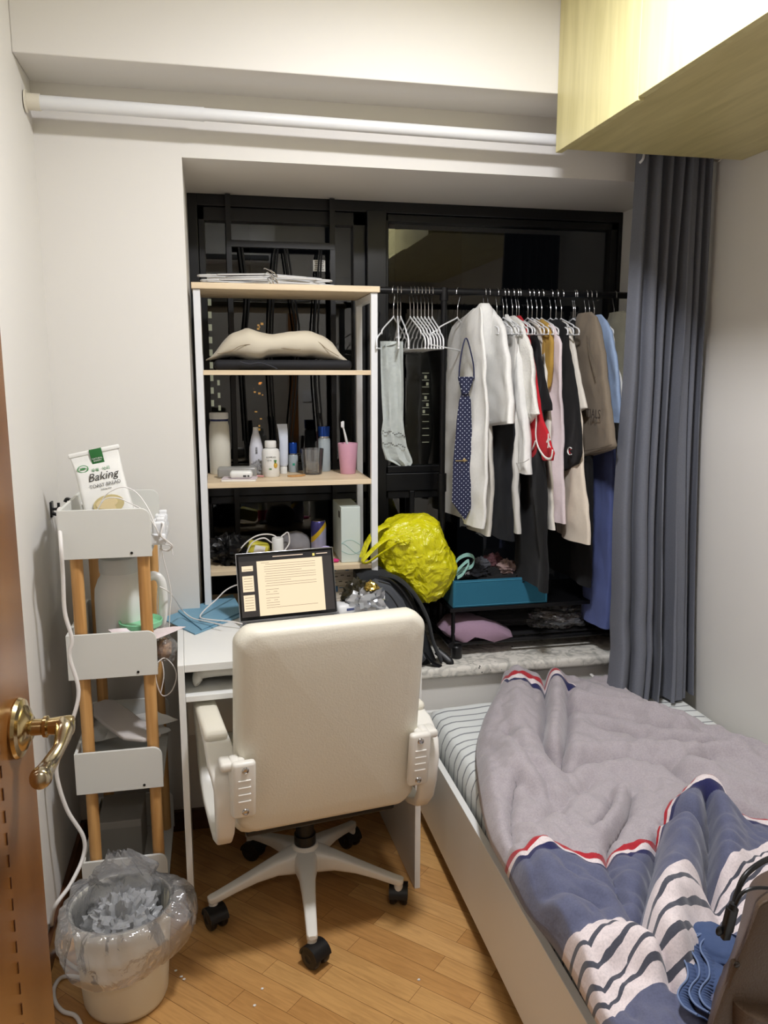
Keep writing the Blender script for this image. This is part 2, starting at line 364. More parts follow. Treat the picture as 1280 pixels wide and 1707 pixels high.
h = MB(); h.box((.611, 2.994, 1.72), (.02, .012, .016), .003); h.box((.611, 2.985, 1.70), (.012, .014, .06), .004); build('latch', h, M_BLKM, win, world=True)
stk = MB(); c = P(532, 443, y=3.054); stk.box(c, (.045, .0006, .04)); st = build('sticker', stk, mat('sticker_white', (225, 222, 212), rough=.5), win, world=True, smooth=False)
for i in range(5):
    b_ = MB(); b_.box((c.x, c.y-.0006, c.z+.014-i*.007), (.036-.006*(i % 2), .0004, .0022)); 
    if i == 0: bb = b_
    else: bb.v += b_.v; bb.f += [tuple(q+8*i for q in fc) for fc in b_.f]
build('sticker_print', bb, mat('sticker_ink', (90, 84, 76), rough=.6), st, world=True, smooth=False)

# ---- far towers seen through the panes ----
M_TOW = mat('tower_concrete', (26, 26, 28), rough=.9)
def tower(cx, cy, wx, h, label, wins, em, zb=-60):
    t = thing('residential_tower', label, 'building', (cx, cy, zb)); m_ = MB(); m_.b2((cx-wx/2, cy, zb), (cx+wx/2, cy+10, h)); build('wall', m_, M_TOW, t, world=True, smooth=False)
    for (x, z, sx, sz) in wins: ww = MB(); ww.b2((x-sx/2, cy-.06, z-sz/2), (x+sx/2, cy-.01, z+sz/2)); build('lit_window', ww, em, t, world=True, smooth=False)
random.seed(4)
EM1 = mat('lit_windows_cool', (225, 222, 190), rough=.5, emit=.30); EM2 = mat('lit_windows_warm', (255, 190, 90), rough=.5, emit=.35)
wl = []
for k in range(13):
    c = P(348+k*.6, 462+k*21, y=40); wl.append((c.x, c.z, .16, .30))
    if k > 6: c = P(357+k*.9, 470+k*21, y=40); wl.append((c.x, c.z, .12, .25))
tower(-.1, 40, 4.2, 30, 'tall dark tower with a column of small lit windows, at the left of the window', wl, EM1)
wl = []
for k in range(11):
    c = P(709, 622+k*11.5, y=42); wl.append((c.x, c.z, .36, .03))
    if k in (1, 2, 4, 5, 6): c = P(706+(k % 3)*3, 617+k*11.5, y=42); wl.append((c.x, c.z, .12, .16))
tower(11.3, 42, 3.6, 20, 'dark tower with thin lit floor lines, seen beyond the garment rack', wl, EM1)
wl = []
for i in range(46):
    px = random.uniform(362, 440); py = random.uniform(525, 725); c = P(px, py, y=90); wl.append((c.x, c.z, random.uniform(.12, .3), random.uniform(.1, .25)))
tower(3.5, 90, 24, 12, 'distant lower block dotted with warm lights, behind the bookshelf', wl, EM2)

# ---- door leaf (open, at the left edge) ----
A = Vector((-.305, YF+.03, 0)); B = Vector((-.243, 1.05, 0)); dv = (B-A).normalized(); nv = Vector((dv.y, -dv.x, 0))
dr = thing('door_1', 'varnished orange-brown wooden door standing open at the left edge', 'door', (B.x, B.y, 0)); dr['kind'] = 'structure'
MD = facing((B.x, B.y, 0), dv, (0, 0, 1))   # x along the leaf towards its free edge, y up, z = towards the room
DM = Matrix(((dv.x, nv.x, 0, B.x), (dv.y, nv.y, 0, B.y), (0, 0, 1, 0), (0, 0, 0, 1)))  # x along leaf, y = room side, z up
L_ = (B-A).length
m_ = MB(); m_.box((-L_/2, -.02, 1.025), (L_, .04, 2.03), .003, M=DM); build('door_leaf', m_, M_DOOR, dr, world=True)
m_ = MB()
for z in range(0, 66): m_.box((-.125+.0*z, .0004, .10+z*.028), (.0022, .0012, .015), M=DM)
build('inlay_line', m_, mat('dark_inlay', (70, 38, 16), rough=.4), dr, world=True, smooth=False)
zl = 1.075; u0 = -.060
ro = MB(); RM = DM @ T((u0, 0, zl)) @ Rx(-pi/2)
ro.lathe([(.0, 0), (.036, 0), (.037, .003), (.035, .007), (.028, .009), (.026, .012), (.019, .015), (.015, .018), (.0, .018)], 36, M=RM)
rose = build('rose', ro, M_BRASS, dr, world=True)
sp = MB(); sp.lathe([(.010, .012), (.010, .03), (.013, .032), (.0135, .036), (.010, .038), (.0115, .05), (.0125, .062), (.011, .066), (.0, .067)], 24, M=RM); build('spindle_collar', sp, M_BRASS, rose, world=True)
lv = MB()
pts = [(0, .056, 0), (-.012, .058, -.002), (-.03, .057, -.012), (-.05, .052, -.020), (-.072, .050, -.022), (-.095, .052, -.018), (-.108, .054, -.016)]
lv.tube([DM @ Vector((u0+a, b, zl+c_)) for a, b, c_ in pts], lambda t: interp([(0, .0125), (.15, .0115), (.35, .0075), (.6, .0095), (.85, .0125), (.95, .0105), (1, .003)], t), 16, k=8)
build('lever', lv, mat('worn_lever_nickel', (188, 176, 150), rough=.2, metal=1), rose, world=True)
hg = MB()
for z in (.25, 1.8): hg.cyl(DM @ Vector((-L_, .004, z-.05)), DM @ Vector((-L_, .004, z+.05)), .007)
build('hinge', hg, M_BRASS, dr, world=True)

# ---- ceiling lamp, passage lamp, air conditioner, switch ----
cl = thing('ceiling_lamp', 'round white flush ceiling lamp near the middle of the room', 'lamp', (LAMP[0], LAMP[1], ZC))
m_ = MB(); m_.lathe([(0, 0), (.13, 0), (.13, -.018), (.11, -.03), (.105, -.03), (0, -.03)], 40); build('lamp_base', m_, M_WMET, cl)
m_ = MB(); m_.lathe([(0, -.03), (.10, -.03), (.10, -.034), (.095, -.044), (0, -.046)], 40); build('diffuser', m_, mat('lit_diffuser', (255, 244, 224), rough=.5, emit=6), cl)
cl = thing('ceiling_lamp', 'small round ceiling lamp in the passage outside the door', 'lamp', (.3, -.75, ZC))
m_ = MB(); m_.lathe([(0, 0), (.14, 0), (.14, -.05), (.12, -.06), (0, -.06)], 32); build('lamp_base', m_, M_WMET, cl)
m_ = MB(); m_.lathe([(0, -.06), (.115, -.06), (.11, -.085), (0, -.09)], 32); build('diffuser', m_, MATS['lit_diffuser'], cl)
ac = thing('air_conditioner', 'white wall air conditioner above the doorway', 'air conditioner', (.1, YF+.1, 2.2))
m_ = MB(); m_.box((.08, YF+.10, 2.40), (.78, .2, .27), .03); build('casing', m_, M_WMET, ac, world=True)
m_ = MB(); m_.box((.08, YF+.19, 2.295), (.68, .03, .035), .006); build('air_outlet', m_, mat('dark_grey_plastic', (60, 60, 60), rough=.5), ac, world=True)
sw = thing('light_switch', 'white light switch beside the doorway', 'switch', (.66, YF+.01, 1.34))
m_ = MB(); m_.box((.70, YF+.005, 1.34), (.086, .01, .086), .004); build('plate', m_, M_WMET, sw, world=True)
m_ = MB(); m_.box((.70, YF+.011, 1.34), (.03, .006, .045), .002); build('rocker', m_, M_WMET, sw, world=True)

# ---- overhead cabinet ----
cb = thing('overhead_cabinet', 'pale birch overhead cabinet hung along the top of the right wall', 'cabinet', (1.32, 1.2, 2.145))
m_ = MB(); m_.b2((1.033, .35, 2.153), (X1-.001, 2.338, ZC-.002)); build('body', m_, wood('birch_laminate_body', (198, 186, 130), (214, 202, 146), axis=1, rough=.4, stretch=10), cb, world=True, smooth=False)
for (ya, yb, zb) in ((1.872, 2.340, 2.142), (1.11, 1.869, 2.149), (.35, 1.107, 2.149)):
    m_ = MB(); m_.b2((1.013, ya, zb), (1.0325, yb, ZC-.004)); build('door', m_, M_CAB, cb, world=True, smooth=False, bevel=.0012)
# ---- white tension rod ----
rd = thing('tension_rod', 'long white curtain-style rod spanning the alcove under the beam', 'rod', (X0, 2.45, 2.22))
ra = P(45, 169, y=2.455); ra.x = X0+.003; rb = P(925, 234, y=2.455); rb = ra+(rb-ra)*((X1-.003-ra.x)/(rb.x-ra.x)); dd = (rb-ra).normalized(); tj = (P(339, 192, y=2.455)-ra).length
m_ = MB(); m_.cyl(ra+dd*.01, ra+dd*tj, .0185, 24); build('outer_tube', m_, M_WMET, rd, world=True)
m_ = MB(); m_.cyl(ra+dd*(tj-.01), rb-dd*.01, .0170, 24); build('inner_tube', m_, M_WMET, rd, world=True)
m_ = MB(); m_.cyl(ra+dd*(tj-.002), ra+dd*(tj+.002), .0192, 24); build('collar', m_, M_WMET, rd, world=True)
for q, s_ in ((ra, 1), (rb, -1)):
    m_ = MB(); m_.cyl(q, q+dd*.004*s_, .029, 28, .028); m_.cyl(q+dd*.003*s_, q+dd*.038*s_, .0215, 24); build('end_cap', m_, mat('ivory_plastic', (222, 216, 200), rough=.4), rd, world=True)

# ================= desk =================
DR = math.radians(2.2); DX, DY, DW, DD = -.113, 2.055, .665, .462
desk = thing('desk', 'white laminate desk with an open lower shelf, in front of the window', 'desk', (DX, DY, 0), DR)
def dpart(name, a, b, m=M_WHITE, bev=.0012, par=desk):
    q = MB(); q.b2(a, b); return build(name, q, m, par, smooth=False, bevel=bev)
dpart('desktop', (.0175, .001, .731), (DW-.0175, DD, .752)); dpart('side_panel', (0, 0, 0), (.017, DD, .752)); dpart('side_panel', (DW-.017, 0, 0), (DW, DD, .752))
dpart('shelf', (.0175, .003, .648), (DW-.0175, DD-.012, .664)); dpart('back_panel', (.0175, DD-.012, .35), (DW-.0175, DD-.001, .73))
def DK(x, y, z): return Matrix.Translation((DX, DY, 0)) @ Rz(DR) @ Vector((x, y, z))

# ================= office chair =================
ch = thing('office_chair', 'cream leatherette swivel chair with white arms and star base, its back to the room', 'chair', (.217, 2.115, 0), math.radians(8))
CR = math.radians(8)
def rrect(w, h, r, n=6):
    out = []
    for cx, cy, a0 in ((w-r, h-r, 0), (-w+r, h-r, pi/2), (-w+r, -h+r, pi), (w-r, -h+r, 1.5*pi)):
        for i in range(n+1):
            a = a0+pi/2*i/n; out.append((cx+r*math.cos(a), cy+r*math.sin(a)))
    return out
# backrest: cushion lofted through its thickness
def backpt(x, z, t):
    """t 0 = rear face, 1 = front face"""
    k = (z-.385)/.55
    y = -.258-.088*k-.012*(1-(x/.225)**2)*1 + .082*t
    return Vector((x, y, z))
rings = []
out = rrect(.231, .275, .042, 8)
for (sc, t, dz) in ((.02, -.02, 0), (.5, -.02, 0), (.80, -.015, 0), (.93, .0, 0), (.975, .08, 0), (.995, .25, 0), (1.0, .5, 0), (.995, .75, 0), (.96, .95, 0), (.8, 1.0, 0), (.02, 1.02, 0)):
    r_ = []
    for (x, z) in out:
        sx = (abs(x)-(.231*(1-sc)))/abs(x) if abs(x) > .05 and sc > .9 else sc
        xx = math.copysign(max(.0, abs(x)-.231*(1-sc)), x) if sc > .7 else x*sc
        zz = math.copysign(max(.0, abs(z)-.275*(1-sc)), z) if sc > .7 else z*sc
        if sc > .9:
            # puckers along the side seam near the corners
            pk = .0022*math.sin(zz*95+x*20)*max(0, (abs(zz)-.06)/.2)*(1 if abs(x) > .2 else 0)
            xx += pk
        r_.append(backpt(xx, .66+zz, t))
    rings.append(r_)
q = MB(); q.loft(rings); 
back = build('backrest', q, M_CREAM, ch, angle=70)
q = MB(); pts = []
for i in range(25):
    x = -.205+.41*i/24; pts.append(backpt(x, .921-.018*abs(x/.205)**6, .30)+Vector((0, 0, .0)))
q.tube(pts, .0012, 6, sm=False); build('piping', q, mat('seam_grey', (150, 146, 132), rough=.6), back)
q = MB()
q.box((0, .0, .405), (.47, .46, .09), .038); build('seat', q, M_CREAM, ch)
q = MB(); q.box((0, .0, .352), (.40, .40, .018), .006); q.box((0, .01, .33), (.16, .22, .04), .01); build('seat_mechanism', q, M_BLKP, ch)
q = MB(); q.cyl((0, 0, .165), (0, 0, .32), .026, 24); q.cyl((0, 0, .145), (0, 0, .20), .031, 24); build('gas_lift', q, M_BLKP, ch)
q = MB(); q.tube([(.10, .02, .335), (.2, .03, .33), (.27, .04, .325)], .005, 8); build('height_lever', q, M_BLKP, ch)
# arms
for s in (-1, 1):
    q = MB(); X = s*.262
    def sec(c, d, w, h):
        """rounded section ring at c, path direction d in the YZ plane"""
        d = Vector(d).normalized(); n_ = Vector((0, -d.z, d.y))
        return [Vector(c)+Vector((a, 0, 0))+n_*b for a, b in rrect(w, h, min(w, h)*.6, 3)]
    path = [(-.245, .575, .034, .014), (-.215, .592, .034, .014), (-.17, .6, .032, .013), (-.05, .602, .028, .012), (.08, .600, .025, .012), (.12, .585, .024, .013), (.13, .55, .022, .013), (.115, .48, .02, .013), (.095, .42, .02, .013), (.06, .375, .02, .012), (0, .355, .02, .01), (-.09, .352, .02, .01)]
    rg = []
    for i, (y, z, w_, h_) in enumerate(path):
        a = path[max(i-1, 0)]; b = path[min(i+1, len(path)-1)]; rg.append(sec((X, y, z), (0, b[0]-a[0], b[1]-a[1]), w_, h_))
    q.loft(rg)
    path = [(-.245, .575, .034, .014), (-.272, .56, .030, .014), (-.285, .53, .026, .014), (-.275, .46, .024, .016), (-.262, .41, .022, .014), (-.235, .375, .02, .012), (-.18, .352, .02, .01), (-.09, .352, .02, .01)]
    rg = []
    for i, (y, z, w_, h_) in enumerate(path):
        a = path[max(i-1, 0)]; b = path[min(i+1, len(path)-1)]; rg.append(sec((X, y, z), (0, b[0]-a[0], b[1]-a[1]), w_, h_))
    q.loft(rg); q.box((s*.21, -.05, .352), (.12, .10, .014), .004)
    arm = build('armrest', q, M_CREAMP, ch, angle=60)
    q = MB(); q.box((s*.264, -.06, .619), (.058, .26, .026), .012); build('arm_pad', q, M_CREAM, arm)
    q = MB(); q.box((s*.222, -.312, .540), (.056, .022, .150), .009, rot=Matrix.Rotation(math.radians(7.5), 3, 'X'))
    q.box((s*.240, -.290, .540), (.025, .045, .150), .009, rot=Matrix.Rotation(math.radians(7.5), 3, 'X'))
    q.box((s*.245, -.292, .600), (.06, .05, .022), .008); br = build('back_bracket', q, M_CREAMP, arm, angle=60)
    q = MB()
    for k in range(4): q.box((s*.222, -.3242-.0024*(k-1.5), .512+k*.0185), (.030, .003, .0035), .001)
    build('ribs', q, mat('white_plastic_ribs', (236, 233, 226), rough=.3), br)
    for dz in (.483, .595):
        q = MB(); y_ = -.322-(dz-.54)*.13
        q.lathe([(0, 0), (.0085, 0), (.0085, .0025), (.0065, .004), (.0062, .001), (0, .001)], 20, M=T((s*.220, y_, dz)) @ Rx(pi/2)); q.lathe([(0, 0), (.003, 0), (.003, .003), (0, .003)], 6, M=T((s*.220, y_, dz)) @ Rx(pi/2))
        build('bolt', q, M_CHROME, br)
# star base: five arms with twin-wheel casters
hub = MB(); hub.lathe([(0, .085), (.030, .085), (.040, .10), (.044, .125), (.038, .165), (.034, .172), (0, .172)], 32); build('hub', hub, M_CREAMP, ch)
for k in range(5):
    a = math.radians(-93+72*k)-CR; R_ = Rz(a)
    q = MB(); rg = []
    for (r, w_, zt, zb) in ((.015, .036, .165, .095), (.045, .032, .160, .094), (.09, .023, .148, .100), (.15, .0185, .128, .096), (.21, .016, .108, .084), (.262, .0145, .092, .070), (.278, .014, .088, .068), (.286, .009, .086, .074)):
        h_ = (zt-zb)/2; rg.append([Vector((r, a_, (zt+zb)/2+b_)) for a_, b_ in rrect(w_, h_, min(w_, h_)*.55, 3)])
    q.loft(rg, M=R_); q.lathe([(0, .050), (.0125, .050), (.0125, .075), (0, .075)], 16, M=R_ @ T((.272, 0, 0))); leg = build('base_leg', q, M_CREAMP, ch, angle=50)
    fa = {0: 40, 1: 95, 2: 70, 3: 200, 4: 100}[k]; CM = R_ @ T((.272, 0, 0)) @ Rz(math.radians(fa)) @ Matrix.Scale(1.15, 4)
    q = MB(); q.cyl(CM @ Vector((0, 0, .046)), CM @ Vector((0, 0, .058)), .011, 16)
    rg = []
    for i in range(11):   # curved hood
        t_ = math.radians(8+i*17); rg.append([CM @ Vector((.010+.0285*math.cos(t_)*s_, w_, .0265+.0285*math.sin(t_)*s_)) for w_, s_ in ((-.023, 1), (.023, 1), (.023, .80), (-.023, .80))])
    q.loft(rg); cas = build('caster', q, M_BLKP, ch, angle=40)
    for sy in (-1, 1):
        q = MB(); q.lathe([(0, 0), (.020, .0), (.0245, .003), (.0265, .007), (.0265, .014), (.024, .0175), (.010, .019), (.008, .0175), (0, .0175)], 28, M=CM @ T((.010, sy*.004, .0268)) @ Rx(-sy*pi/2)); build('wheel', q, M_BLKP, cas)

# ================= bed =================
bed = thing('bed', 'single bed with a low white board frame along the right wall', 'bed', (1.14, 1.6, 0))
BY0, BY1 = .45, 2.515
q = MB(); q.b2((.640, BY0, .048), (.659, BY1, .312)); build('side_board', q, M_WHITE, bed, world=True, smooth=False, bevel=.0015)
q = MB(); q.b2((1.606, BY0, .035), (1.624, BY1, .30)); build('side_board', q, M_WHITE, bed, world=True, smooth=False, bevel=.0015)
q = MB(); q.b2((.664, BY1-.018, .05), (1.606, BY1, .36)); build('end_board', q, M_WHITE, bed, world=True, smooth=False, bevel=.0015)
q = MB(); q.b2((.664, BY0, .05), (1.606, BY0+.018, .30)); build('end_board', q, M_WHITE, bed, world=True, smooth=False, bevel=.0015)
q = MB(); q.b2((.664, BY0+.02, .13), (1.606, BY1-.02, .16)); build('slats', q, M_OAK, bed, world=True, smooth=False)
for x in (.69, 1.58):
    for y in (.5, 1.5, 2.46): q = MB(); q.box((x, y, .065), (.04, .04, .13), .004); build('leg', q, M_BLKM, bed, world=True)
def sheet_mat():
    m, nt, b, N, L = nodemat('striped_sheet'); tc = N('TexCoord'); sp_ = N('SeparateXYZ'); L(tc.outputs['Object'], sp_.inputs[0])
    n = N('TexNoise'); n.inputs['Scale'].default_value = 4.5; n.inputs['Detail'].default_value = 2; L(tc.outputs['Object'], n.inputs['Vector'])
    ml = N('Math'); ml.operation = 'MULTIPLY'; ml.inputs[1].default_value = .035; L(n.outputs['Fac'], ml.inputs[0])
    ad = N('Math'); ad.operation = 'ADD'; L(sp_.outputs['Y'], ad.inputs[0]); L(ml.outputs[0], ad.inputs[1])
    dv_ = N('Math'); dv_.operation = 'DIVIDE'; dv_.inputs[1].default_value = .0435; L(ad.outputs[0], dv_.inputs[0])
    fr = N('Math'); fr.operation = 'FRACT'; L(dv_.outputs[0], fr.inputs[0]); lt = N('Math'); lt.operation = 'LESS_THAN'; lt.inputs[1].default_value = .16; L(fr.outputs[0], lt.inputs[0])
    mx = N('Mix'); mx.data_type = 'RGBA'; mx.inputs['A'].default_value = lin((224, 227, 224)); mx.inputs['B'].default_value = lin((140, 143, 146)); L(lt.outputs[0], mx.inputs['Factor']); L(mx.outputs['Result'], b.inputs['Base Color'])
    b.inputs['Roughness'].default_value = .9
    nb = N('TexNoise'); nb.inputs['Scale'].default_value = 700; L(tc.outputs['Object'], nb.inputs['Vector']); bp = N('Bump'); bp.inputs['Strength'].default_value = .2; bp.inputs['Distance'].default_value = .001; L(nb.outputs['Fac'], bp.inputs['Height']); L(bp.outputs['Normal'], b.inputs['Normal'])
    return m
M_SHEET = sheet_mat()
mt = thing('mattress', 'mattress in a white fitted sheet with thin grey stripes, on the bed', 'mattress', (1.14, 1.5, .17))
# rounded body with puckers along the left edge
MX0, MX1, MY0, MY1, MZ0, MZ1 = .672, 1.604, .472, 2.494, .162, .395
def mfun(u, v):
    y = MY0+(MY1-MY0)*v
    prof = [(0, (MX0+.006, MZ0)), (.10, (MX0-.002, .26)), (.17, (MX0+.002, .345)), (.21, (MX0+.018, .380)), (.26, (MX0+.055, .394)), (.4, (MX0+.22, .397)), (.6, ((MX0+MX1)/2, .398)), (.85, (MX1-.06, .394)), (.93, (MX1-.01, .36)), (1, (MX1, MZ0))]
    xs = interp([(a, b[0]) for a, b in prof], u); zs = interp([(a, b[1]) for a, b in prof], u)
    e = min(1, (MY1-y)/.05, (y-MY0)/.05); e = math.sin(pi/2*max(0, e)); zs = MZ0+(zs-MZ0)*(.80+.20*e)
    w_ = .004*noise.noise(Vector((xs*6, y*14, 0)))+.002*noise.noise(Vector((xs*10, y*45, 3)))
    side = math.exp(-((u-.15)/.1)**2)
    return (xs+side*.007*noise.noise(Vector((y*22, u*6, 7))), y, zs+w_)
q = MB(); q.sheet(mfun, 60, 170, .004); build('fitted_sheet', q, M_SHEET, mt, world=True, angle=80)
q = MB(); q.b2((MX0+.02, MY0+.01, MZ0), (MX1-.02, MY1-.006, .372)); build('mattress_body', q, mat('mattress_ticking', (216, 216, 212), rough=.9), mt, world=True, smooth=False, bevel=.01)

# ---- duvet ----
ROWS = [(0.0, [(812, 1128), (835, 1122), (870, 1122), (905, 1130), (935, 1121), (960, 1119), (985, 1125)]),
 (.09, [(832, 1162), (870, 1152), (905, 1152), (940, 1150), (980, 1155), (1020, 1160), (1075, 1172)]),
 (.18, [(808, 1205), (860, 1196), (905, 1195), (960, 1195), (1020, 1195), (1080, 1195), (1160, 1198)]),
 (.27, [(797, 1250), (850, 1240), (905, 1240), (965, 1235), (1040, 1228), (1120, 1222), (1230, 1218)]),
 (.36, [(800, 1300), (860, 1290), (920, 1285), (990, 1275), (1070, 1262), (1160, 1252), (1300, 1245)]),
 (.45, [(808, 1350), (870, 1340), (935, 1330), (1010, 1315), (1095, 1300), (1190, 1285), (1350, 1280)]),
 (.53, [(822, 1400), (880, 1386), (945, 1373), (1020, 1352), (1110, 1330), (1200, 1308), (1370, 1320)]),
 (.60, [(848, 1448), (880, 1423), (915, 1408), (960, 1412), (985, 1420), (1040, 1402), (1095, 1388), (1115, 1362), (1160, 1330), (1195, 1332), (1225, 1352), (1280, 1358), (1390, 1385)]),
 (.70, [(880, 1510), (930, 1480), (990, 1476), (1050, 1460), (1110, 1428), (1170, 1400), (1230, 1402), (1400, 1420)]),
 (.80, [(943, 1592), (985, 1555), (1030, 1530), (1068, 1548), (1080, 1520), (1130, 1475), (1175, 1468), (1185, 1480), (1220, 1450), (1280, 1408), (1420, 1400)]),
 (.92, [(1003, 1700), (1050, 1645), (1110, 1622), (1140, 1636), (1200, 1562), (1290, 1505), (1460, 1500)]),
 (1.0, [(1060, 1790), (1150, 1760), (1290, 1700), (1500, 1640)])]
NR = 64
def resample(pl, n):
    pl = [Vector(p) for p in pl]; d = [0]
    for a, b in zip(pl, pl[1:]): d.append(d[-1]+(b-a).length)
    out = []
    for i in range(n+1):
        t = d[-1]*i/n; k = 0
        while k < len(pl)-2 and d[k+1] < t: k += 1
        out.append(pl[k].lerp(pl[k+1], (t-d[k])/(d[k+1]-d[k])))
    return out
rowpx = []
for v, pl in ROWS:
    r_ = resample(pl, NR)
    for _ in range(2): r_ = [r_[0]]+[(r_[i-1]+r_[i]*2+r_[i+1])/4 for i in range(1, NR)]+[r_[-1]]
    w_ = [P(a.x, a.y, z=.412+.055*min(1, min(i/NR/.06, 1)*min(v/.06, 1))) for i, a in enumerate(r_)]
    rowpx.append((v, [Vector((min(a.x, 1.612), min(a.y, 2.49), 0)) for a in w_]))
def dpos(u, v):
    k = 0
    while k < len(rowpx)-2 and rowpx[k+1][0] < v: k += 1
    t = (v-rowpx[k][0])/(rowpx[k+1][0]-rowpx[k][0]); f_ = u*NR; i = min(int(f_), NR-1); g = f_-i
    def at(kk): r_ = rowpx[max(0, min(kk, len(rowpx)-1))][1]; return r_[i].lerp(r_[i+1], g)
    p0, p1, p2, p3 = at(k-1), at(k), at(k+1), at(k+2)
    return .5*((2*p1)+(p2-p0)*t+(2*p0-5*p1+4*p2-p3)*t*t+(3*p1-p0-3*p2+p3)*t**3)
CRE = [  # (depth, width, pixel path): negative = valley
 (-.034, .016, [(907, 1122), (911, 1160), (909, 1200), (907, 1235), (925, 1262), (942, 1276)]),
 (-.028, .016, [(945, 1150), (946, 1190), (942, 1225), (938, 1262)]),
 (.020, .03, [(925, 1130), (928, 1190), (922, 1240)]),
 (.022, .05, [(860, 1128), (868, 1180), (865, 1240), (880, 1300)]),
 (-.014, .014, [(950, 1172), (1010, 1186), (1060, 1200), (1110, 1215)]),
 (.016, .022, [(950, 1162), (1010, 1172), (1080, 1190), (1140, 1215)]),
 (-.016, .018, [(940, 1276), (1000, 1262), (1060, 1264), (1120, 1272), (1180, 1262)]),
 (.014, .026, [(960, 1252), (1040, 1245), (1120, 1252), (1200, 1255), (1280, 1262)]),
 (-.018, .018, [(1000, 1200), (1080, 1222), (1150, 1240), (1240, 1240)]),
 (-.016, .018, [(1118, 1275), (1150, 1305), (1190, 1325), (1230, 1340), (1290, 1350)]),
 (.018, .035, [(1140, 1270), (1200, 1300), (1280, 1320)]),
 (-.020, .012, [(1052, 1318), (1046, 1345), (1030, 1372), (1014, 1392), (1012, 1415)]),
 (-.016, .012, [(1022, 1322), (1014, 1345), (995, 1365)]),
 (.016, .018, [(1036, 1318), (1030, 1350), (1006, 1378)]),
 (-.014, .02, [(845, 1215), (870, 1262), (905, 1300), (928, 1338)]),
 (-.012, .02, [(860, 1295), (895, 1325), (925, 1345)]),
 (-.012, .02, [(990, 1290), (960, 1310), (925, 1345), (880, 1362)]),
 (-.040, .018, [(1176, 1352), (1184, 1400), (1180, 1440), (1184, 1482)]),
 (.034, .042, [(1185, 1335), (1150, 1370), (1138, 1430), (1125, 1480), (1112, 1540), (1120, 1590)]),
 (.022, .03, [(1205, 1365), (1210, 1410), (1215, 1450)]),
 (-.030, .016, [(1098, 1388), (1088, 1440), (1078, 1490), (1070, 1545), (1092, 1585), (1122, 1630)]),
 (-.012, .018, [(1012, 1420), (1028, 1470), (1050, 1520), (1068, 1546)]),
 (.014, .03, [(900, 1420), (920, 1470), (960, 1530)]),
 (-.010, .02, [(860, 1480), (930, 1500), (1000, 1505)]),
 (.024, .04, [(1000, 1580), (1050, 1575), (1090, 1600)]),
 (-.012, .02, [(1180, 1480), (1200, 1530), (1160, 1600)]),
 (-.016, .016, [(1110, 1372), (1130, 1380), (1170, 1398)]),
 (-.014, .014, [(860, 1300), (852, 1340), (856, 1400)]),
 (.012, .02, [(1090, 1225), (1180, 1235), (1290, 1290)])]
CRW = []
for d_, w_, pl in CRE:
    pw = smooth_path([P(a, b, z=.47) for a, b in pl], 3); CRW.append((d_, w_, [Vector((p.x, p.y, 0)) for p in pw], min(p.x for p in pw)-3*w_, max(p.x for p in pw)+3*w_, min(p.y for p in pw)-3*w_, max(p.y for p in pw)+3*w_))
def crease(p):
    h = 0
    for d_, w_, pw, xa, xb, ya, yb in CRW:
        if not (xa < p.x < xb and ya < p.y < yb): continue
        m_ = 9
        for a, b in zip(pw, pw[1:]):
            ab = b-a; t = max(0, min(1, (p-a).dot(ab)/max(ab.dot(ab), 1e-9))); dd_ = (p-a-ab*t).length
            if dd_ < m_: m_ = dd_
        h += d_*math.exp(-(m_/w_)**2)
    return h
def duvet(u, v):
    p = dpos(u, v)
    e = min(u/.045, (1-u)/.03, v/.03, (1-v)/.03); e = max(0, min(1, e)); e = math.sin(pi/2*e)**.7
    ns = Vector((p.x*5, p.y*5, 1)); h = .014*noise.noise(ns)+.016*(.4-abs(noise.noise(Vector((p.x*9+p.y*3, p.y*7, 5)))))+.0095*(.4-abs(noise.noise(Vector((p.x*20+p.y*9, p.y*16-p.x*6, 9)))))+.003*noise.noise(Vector((p.x*44, p.y*38, 2)))
    z = .404+.050*e+e*(h*1.5+crease(p)*1.8)
    return (p.x, p.y, max(z, .4025))
